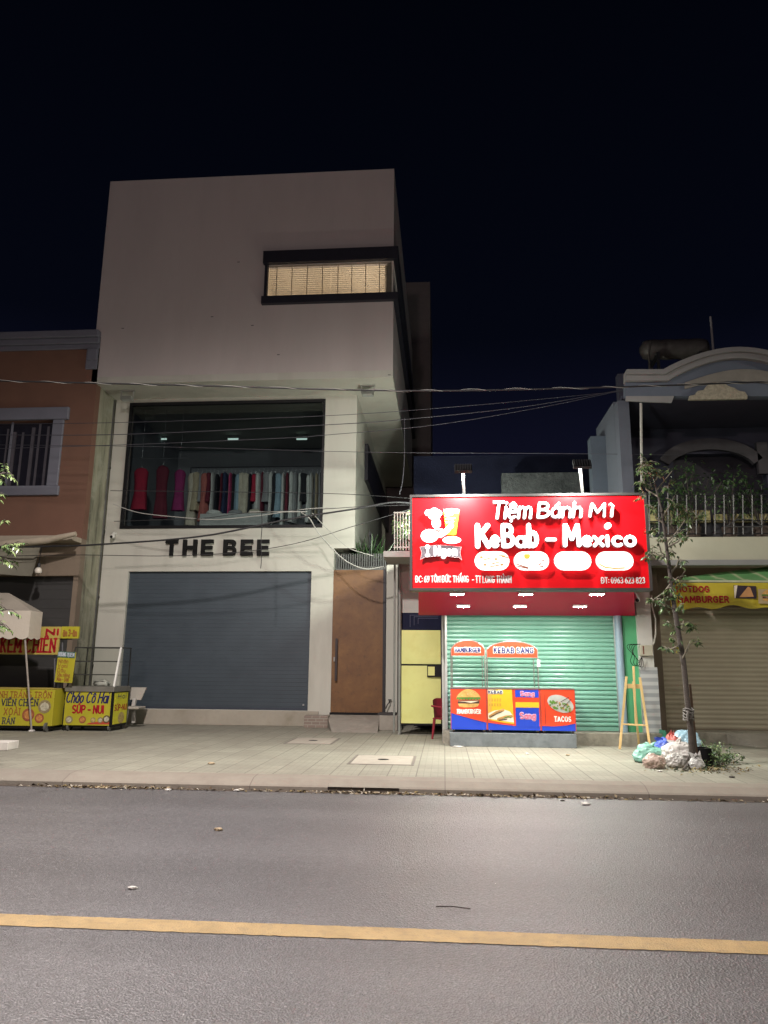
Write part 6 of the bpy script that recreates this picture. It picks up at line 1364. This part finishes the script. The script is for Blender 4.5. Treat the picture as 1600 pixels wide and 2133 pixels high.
c = gr(1463, 1595); g = thing('black_pot', 'square black plant pot right of the sapling trunk', 'pot', (c.x, c.y, .15)); mb = MB(); mb.wall(c.x-.13, c.x+.13, .15, .42, c.y-.1, .02); mb.wall(c.x-.13, c.x+.13, .15, .42, c.y+.16, .02); mb.box(c.x-.13, c.x-.11, c.y-.08, c.y+.16, .15, .42); mb.box(c.x+.11, c.x+.13, c.y-.08, c.y+.16, .15, .42); mb.build('shell', BLACK, g); MB().box(c.x-.11, c.x+.11, c.y-.08, c.y+.16, .3, .36).build('soil', M('soil', (.05, .035, .025), .95), g)
rnd = random.Random(31); mb = MB(); st = MB(); g = thing('low_bush', 'low feathery green bush spreading right of the black pot', 'bush', gr(1495, 1592))
for k_ in range(46):
    a_ = gr(rnd.gauss(1488, 14), rnd.gauss(1590, 4)); d = Vector((rnd.gauss(.25, .6), rnd.gauss(-.1, .5), rnd.uniform(.4, 1.1))).normalized(); b_ = a_+d*rnd.uniform(.12, .36); st.tube([a_, b_], [.006, .003], 4)
    for t in (.35, .6, .8, 1): cluster(mb, a_.lerp(b_, t), .035, 8, .05, rnd, .2, (0, 1, 2))
st.build('stems', BARK, g); mb.build('foliage', LEAF, g)
mb = MB()
for k_ in range(330):
    a_ = gr(rnd.gauss(1470, 45), rnd.gauss(1602, 5)); a_.z = .152
    d = Vector((rnd.gauss(0, 1), rnd.gauss(0, 1), rnd.uniform(.05, .6))); mb.leaf(a_, d, Vector((rnd.gauss(0, .4), rnd.gauss(0, .4), 1)), rnd.uniform(.04, .11), .022, rnd.choice((0, 1, 2, 3)))
tag(mb.build('leaf_litter', [M('dead leaf', (.20, .15, .06), .8), M('dry grass', (.26, .22, .09), .8), LEAF[2], M('dead dark', (.08, .055, .03), .85)]), kind='stuff')
mb = MB(); mb.tube([gr(1425, 1607)+Vector((0, 0, .03)), gr(1448, 1590)+Vector((0, 0, .12)), gr(1462, 1577)+Vector((0, 0, .2))], [.02, .018, .01], 6); mb.solo('dead_stick', BARK, 'dead brown stick leaning across the rubbish in front of the trunk', 'stick')
# gutter leaves
rnd = random.Random(11); mb = MB()
for k_ in range(1300):
    u = rnd.random(); px = rnd.choice((rnd.uniform(-20, 1620), rnd.gauss(760, 70), rnd.gauss(1060, 110), rnd.gauss(200, 80)))
    y = 10.22-abs(rnd.gauss(0, .07)); x = gr(px, 1652, 0).x; a_ = Vector((x, y, .006))
    mb.leaf(a_, Vector((rnd.gauss(0, 1), rnd.gauss(0, .4), rnd.uniform(0, .25))), Vector((rnd.gauss(0, .3), rnd.gauss(0, .3), 1)), rnd.uniform(.025, .085), rnd.uniform(.012, .04), rnd.choice((0, 1, 2, 3, 3)))
tag(mb.build('gutter_leaves', [M('dead leaf', (.20, .15, .06)), M('gutter tan', (.30, .24, .15), .8), M('gutter pale', (.42, .38, .31), .8), M('dead dark', (.08, .055, .03))]), kind='stuff')
mb = MB(); mb.add([(-60, 10.12, .003), (60, 10.12, .003), (60, 10.239, .012), (-60, 10.239, .012)], [(0, 1, 2, 3)]); mb.build('gutter_strip', M('gutter dark brown', (.07, .055, .042), .95, .4, 6, .5, 30))['kind'] = 'structure'  # dark brown strip along the foot of the kerb
def scrap(px, py, z, s, seed, col, lab, flat=.25, nm='paper_scrap', cat='litter'):
    c = gr(px, py, z); vs, fs = blob((c.x, c.y, z+.002), s, s*.7, s*flat, seed, .5, 2.2, 3, .25); MB().add(vs, fs, 0, True).solo(nm, M('scrap '+col, {'w': (.6, .58, .54), 't': (.36, .28, .18), 'd': (.06, .05, .045)}[col], .8), lab, cat, 'litter on the ground')
for i, a_ in enumerate(((455, 1730, 0, .06, 't', 'pale crumpled leaf lying on the road nearer the kerb'), (276, 1852, 0, .045, 'w', 'small white scrap on the road above the yellow line at the left'), (350, 1647, 0, .06, 'w', 'white scrap in the gutter left of the THE BEE shutter centre'), (493, 1648, 0, .05, 'w', 'round whitish scrap in the gutter below the slate shutter'), (930, 1527, .15, .08, 'w', 'crumpled white paper beside the left end of the stone plinth'), (955, 1556, .15, .14, 'w', 'flat pale paper sheet on the pavement before the plinth'), (487, 1503, .15, .05, 'w', 'small white scrap at the foot of the white shop wall'), (1217, 1553, .15, .06, 'd', 'dark lump on the pavement right of the plinth'), (1172, 1669, 0, .035, 'd', 'small dark stone on the road below the gutter litter'), (1220, 1677, 0, .07, 'w', 'small white scrap on the road right of the dark stone'), (440, 1592, .15, .07, 't', 'faint pale scrap on the pavement in front of the slate shutter'), (1098, 1571, .15, .05, 'w', 'small white scrap on the tiles in front of the carts'), (1183, 1574, .15, .05, 't', 'tan scrap on the tiles right of the carts'), (1375, 1608, .15, .05, 'w', 'white scrap on the tiles in front of the rubbish heap'), (1525, 1620, .15, .05, 'd', 'dark scrap on the pavement right of the low bush'))):
    scrap(*a_[:3], a_[3]*.72, i+1, *a_[4:], flat=.12 if 'flat' in a_[5] else .35)
a_, b_ = gr(908, 1892, 0), gr(980, 1897, 0); MB().tube([a_+Vector((0, 0, .012)), a_.lerp(b_, .5)+Vector((0, .01, .016)), b_+Vector((0, 0, .012))], .004, 6).solo('thin_stick', BARK, 'thin dark stick lying on the road above the yellow line', 'stick')

# ------------------------------------------------------------------ overhead cables
CABM = M('cable black', (.018, .018, .02), .55, .2, 10); CABL = M('cable grey', (.04, .04, .05), .6); CABW = M('cable white', (.36, .36, .33), .5)
def wire(pts, Y, r, mt, lab, sag=True):
    P_ = [at(px, py, Y if not isinstance(Y, (list, tuple)) else Y[i]) for i, (px, py) in enumerate(pts)]
    out = []
    for i in range(len(P_)-1):
        p0_, p1_, p2_, p3_ = P_[max(i-1, 0)], P_[i], P_[i+1], P_[min(i+2, len(P_)-1)]
        for k_ in range(8):
            t = k_/8; out.append(.5*((2*p1_)+(p2_-p0_)*t+(2*p0_-5*p1_+4*p2_-p3_)*t*t+(3*p1_-p0_-3*p2_+p3_)*t**3))
    out.append(P_[-1]); return MB().tube(out, r, 7).solo('overhead_cable', mt, lab, 'cable', 'cables across the facades')
wire([(-120, 788), (0, 793), (400, 803), (850, 814), (1250, 807), (1600, 795), (1720, 790)], 14.0, .017, CABM, 'thick twisted black cable crossing the whole street front below the box floor')
o_ = [at(px, py, 14.0) for px, py in ((-120, 788), (0, 793), (400, 803), (850, 814), (1250, 807), (1600, 795), (1720, 790))]
mb = MB(); pts = []
for i in range(len(o_)-1):
    for k_ in range(30):
        p = o_[i].lerp(o_[i+1], k_/30); a_ = (i*30+k_)*.9; pts.append(p+Vector((0, .022*math.cos(a_), .02*math.sin(a_)-.004)))
mb.tube(pts, .005, 5); mb.solo('cable_lashing', CABW, 'pale lashing wire spiralling round the thick twisted cable', 'wire')
wire([(-80, 884), (250, 880), (680, 866), (1000, 843), (1330, 812), (1500, 800)], 16.5, .007, CABL, 'uppermost thin grey cable rising from the shop window to the pediment')
wire([(-80, 905), (250, 905), (680, 885), (860, 872), (1100, 846), (1330, 806), (1500, 780)], 16.4, .009, CABL, 'thicker grey cable second from the top over the sign')
wire([(-60, 936), (300, 925), (600, 912), (680, 906), (900, 886), (1130, 848), (1300, 812), (1450, 780)], 16.3, .007, CABL, 'lowest thin cable of the bundle rising to the pediment')
wire([(-80, 926), (300, 930), (680, 940), (860, 943), (1200, 945), (1420, 948)], 16.5,   .006, CABL, 'thin level cable just above the sign floodlights')
wire([(-80, 1142), (100, 1138), (210, 1134), (420, 1117), (600, 1082), (740, 1060), (830, 1046), (920, 1060)], 17.0, .022, CABM, 'dark thick cable climbing across the wall above the THE BEE letters')
wire([(-60, 1160), (150, 1156), (350, 1158), (500, 1150), (620, 1131), (740, 1095), (850, 1062), (900, 1045)], 17.2, .008, CABM, 'thin dark cable sagging across the THE BEE letters')
wire([(230, 1022), (420, 1024), (680, 1028), (800, 1034), (900, 1042)], 17.4, .008, CABM, 'thin dark cable level with the hems of the clothes')
wire([(238, 1086), (330, 1083), (420, 1080), (520, 1068), (680, 1060), (760, 1055), (900, 1050)], 17.4, .008, CABM, 'thin dark cable along the foot of the shop window')
wire([(236, 1050), (290, 1068), (380, 1078), (450, 1082), (540, 1074), (640, 1060), (700, 1058)], 17.8, .010, CABW, 'pale cable drooping before the lower shop window')
wire([(628, 1068), (645, 1080), (662, 1108), (690, 1140), (720, 1168), (760, 1185), (800, 1180)], 18.0, .014, CABW, 'white cable looping down to the gate from the shop window')
wire([(650, 1068), (690, 1110), (725, 1140), (750, 1150), (778, 1158)], 18.2, .010, CABW, 'shorter white cable looping above the gate')
wire([(545, 1068), (546, 1095), (544, 1125), (545, 1160), (543, 1184)], 17.3, .009, CABM, 'black cable end hanging straight down over the last letters of THE BEE')
wire([(520, 1067), (560, 1066), (600, 1066), (640, 1066)], 17.6, .014, CABW, 'short straight white cable before the lower right of the shop window')
wire([(843, 870), (842, 960), (838, 1005), (832, 1030)], 17.0, .008, CABL, 'grey cable dropping down beside the flank of the white house')
